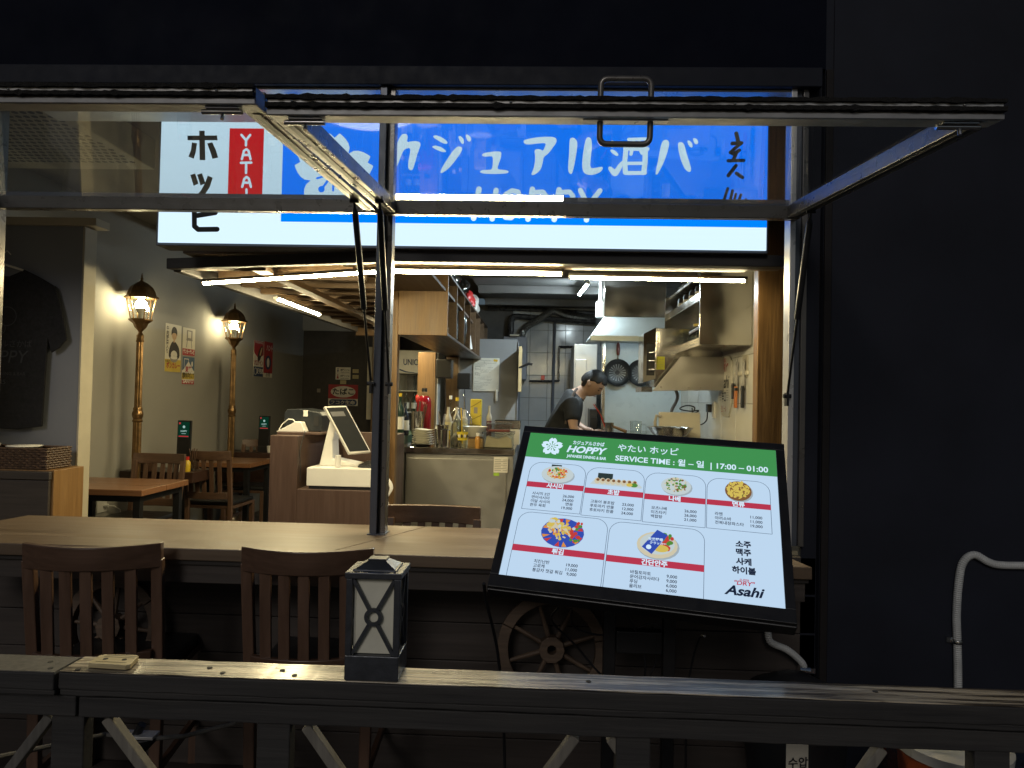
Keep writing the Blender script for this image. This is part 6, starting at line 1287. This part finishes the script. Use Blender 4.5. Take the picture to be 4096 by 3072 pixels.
# joints: pelvis, waist, chest, neck, head base / legs / arms
J = [((.12, 3.47, 1.02), (.13, .15)), ((.17, 3.47, 1.18), (.115, .14)), ((.255, 3.47, 1.40), (.125, .165)), ((.315, 3.47, 1.52), (.085, .10)), ((.375, 3.465, 1.575), .052), ((.42, 3.46, 1.61), .055),
     ((.12, 3.38, .92), .09), ((.16, 3.37, .56), .062), ((.11, 3.37, .19), .045), ((.20, 3.36, .165), .035), ((.12, 3.56, .92), .09), ((.14, 3.57, .56), .062), ((.09, 3.57, .19), .045), ((.18, 3.58, .165), .035),
     ((.285, 3.30, 1.475), .060), ((.285, 3.27, 1.36), .050), ((.30, 3.25, 1.26), .040), ((.39, 3.24, 1.215), .032), ((.46, 3.24, 1.21), .027), ((.285, 3.64, 1.475), .060), ((.32, 3.68, 1.30), .042), ((.42, 3.62, 1.24), .030), ((.48, 3.56, 1.235), .027)]
E_ = [(0, 1), (1, 2), (2, 3), (3, 4), (4, 5), (0, 6), (6, 7), (7, 8), (8, 9), (0, 10), (10, 11), (11, 12), (12, 13), (2, 14), (14, 15), (15, 16), (16, 17), (17, 18), (2, 19), (19, 20), (20, 21), (21, 22)]
bodyV, bodyF = skin_mesh(J, E_)
# head: shaped ellipsoid facing +u, then tilted down and turned a little to the street
HB = Matrix.Translation((.462, 3.455, 1.640)) @ Matrix.Rotation(math.radians(-22), 4, 'Z') @ Matrix.Rotation(math.radians(46), 4, 'Y')
hm = MB(); nu, nv = 28, 20
def headpt(th, ph):
    d = Vector((math.sin(th) * math.cos(ph), math.sin(th) * math.sin(ph), math.cos(th)))
    p = Vector((d.x * .098, d.y * .076, d.z * .118))
    if d.z < 0: p.x *= 1 - .10 * (-d.z); p.y *= 1 - .32 * (-d.z) ** 1.3
    f = max(0, d.x); side = math.exp(-(d.y / .18) ** 2)
    p.x += .020 * f * side * math.exp(-((d.z + .12) / .16) ** 2)            # nose
    p.x += .010 * f * side * math.exp(-((d.z + .52) / .09) ** 2)            # lips
    p.x += .012 * f * math.exp(-(d.y / .3) ** 2) * math.exp(-((d.z + .82) / .14) ** 2)   # chin
    p.x -= .010 * f * math.exp(-((abs(d.y) - .34) / .14) ** 2) * math.exp(-((d.z - .08) / .10) ** 2)   # eye sockets
    p.x += .005 * f * math.exp(-((d.z - .26) / .10) ** 2)
    return p
for i in range(nv + 1):
    for j_ in range(nu): hm.v.append(tuple(HB @ headpt(math.pi * i / nv, 2 * math.pi * j_ / nu)))
for i in range(nv):
    for j_ in range(nu): hm.f.append((i * nu + j_, i * nu + (j_ + 1) % nu, (i + 1) * nu + (j_ + 1) % nu, (i + 1) * nu + j_))
for sy in (-1, 1):
    c = HB @ Vector((-.008, sy * .076, -.005)); hm.blob(tuple(c), (.020, .010, .030), 2, .06, 10, 8)
m_skin = plain('skin', (.40, .25, .18), .5, var=.06)
def hand(mb, w, d, sgn):
    w = Vector(w); d = Vector(d).normalized(); s_ = d.cross(Vector((0, 0, 1))).normalized(); u = Vector((0, 0, 1))
    mb.blob(tuple(w + d * .045), (.048, .036, .018), 1, .05, 12, 8)
    for k, L in enumerate((.070, .080, .075, .060)):
        b = w + d * .075 + s_ * (.028 - .019 * k); mb.tube([b, b + d * L * .5 - u * .008, b + d * L * .8 - u * .03, b + d * L * .85 - u * .05], [.0095, .009, .008, .006], 8)
    b = w + d * .03 + s_ * sgn * .035; mb.tube([b, b + d * .03 + s_ * sgn * .02, b + d * .06 + s_ * sgn * .018 - u * .02], [.012, .010, .007], 8)
hm.raw(bodyV, bodyF); hand(hm, (.46, 3.24, 1.21), (1, .05, 0), 1); hand(hm, (.48, 3.56, 1.235), (1, -.1, 0), -1)
bd = hm.build('body', m_skin, ck, smooth=80)
rm = bd.modifiers.new('join', 'REMESH'); rm.mode = 'VOXEL'; rm.voxel_size = .006; rm.use_smooth_shade = True
# T-shirt, trousers, apron strap
tv, tfc = skin_mesh([((.13, 3.47, 1.00), (.145, .165)), ((.17, 3.47, 1.18), (.130, .155)), ((.255, 3.47, 1.40), (.140, .178)), ((.318, 3.47, 1.525), (.096, .108)), ((.350, 3.468, 1.555), (.070, .072)), ((.285, 3.30, 1.475), .076), ((.283, 3.268, 1.35), .070), ((.283, 3.262, 1.325), .070), ((.285, 3.64, 1.475), .076), ((.31, 3.67, 1.35), .066)], [(0, 1), (1, 2), (2, 3), (3, 4), (2, 5), (5, 6), (6, 7), (2, 8), (8, 9)])
m_tee = plain('black_tshirt', (.008, .009, .011), .85, bmp=.5, bscale=22)
MB().raw(tv, tfc).build('t_shirt', m_tee, ck, smooth=80)
lv, lf = skin_mesh([((.12, 3.47, 1.03), (.14, .16)), ((.12, 3.38, .90), .10), ((.16, 3.37, .56), .075), ((.11, 3.37, .20), .062), ((.12, 3.56, .90), .10), ((.14, 3.57, .56), .075), ((.09, 3.57, .20), .062)], [(0, 1), (1, 2), (2, 3), (0, 4), (4, 5), (5, 6)])
MB().raw(lv, lf).build('trousers', plain('dark_trousers', (.02, .02, .025), .9), ck, smooth=80)
MB().tube([(.235, 3.315, 1.30), (.255, 3.296, 1.44), (.295, 3.330, 1.555), (.325, 3.40, 1.595)], .011, 8).build('apron_strap', plain('apron_brown', (.085, .065, .055), .9), ck, smooth=1)
MB().tube([(.06, 3.33, 1.20), (.015, 3.32, 1.17), (.0, 3.32, 1.13)], .006, 6).build('apron_tie', MATS['apron_brown'], ck, smooth=1)
# hair: cap over the skull falling forward over the brow
hr = MB(); nu, nv = 44, 16; q = random.Random(8)
lim = []
for j_ in range(nu):
    ph = 2 * math.pi * j_ / nu; f = math.cos(ph)
    lim.append(math.radians(66 + (-10 if f > .6 else 0) + (44 if f < -.2 else 0) + (12 if abs(math.sin(ph)) > .8 and f < .35 else 0)) + q.uniform(-.13, .10))
for i in range(nv + 1):
    for j_ in range(nu):
        ph = 2 * math.pi * j_ / nu; th = lim[j_] * i / nv; p = headpt(th, ph); k = 1.10 + .04 * math.sin(j_ * 2.4) * (i / nv) + .03 * math.sin(j_ * 5.1 + i * .3) * (i / nv) + .02 * (1 - i / nv)
        if math.cos(ph) > .2: k += .015 * (i / nv) ** 2
        hr.v.append(tuple(HB @ (Vector((p.x, p.y, p.z)) * k)))
for i in range(nv):
    for j_ in range(nu): hr.f.append((i * nu + j_, i * nu + (j_ + 1) % nu, (i + 1) * nu + (j_ + 1) % nu, (i + 1) * nu + j_))
ho = hr.build('hair', plain('black_hair', (.006, .006, .008), .6, bmp=.5, bscale=90), ck, smooth=80)
sd = ho.modifiers.new('thick', 'SOLIDIFY'); sd.thickness = .006
for sy in (-1, 1):
    e = HB @ Vector((.083, sy * .030, .004)); MB().blob(tuple(e), (.009, .009, .005), 1, .02, 8, 6).build('eye', m_ink, ck, smooth=80)
    MB().tube([HB @ Vector((.090, sy * .014, .028)), HB @ Vector((.089, sy * .032, .034)), HB @ Vector((.078, sy * .048, .028))], .0035, 6).build('eyebrow', MATS['black_hair'], ck, smooth=1)
MB().tube([HB @ Vector((.088, -.020, -.062)), HB @ Vector((.097, 0, -.060)), HB @ Vector((.088, .020, -.062))], .0035, 6).build('mouth', plain('lips', (.32, .13, .11), .5), ck, smooth=1)
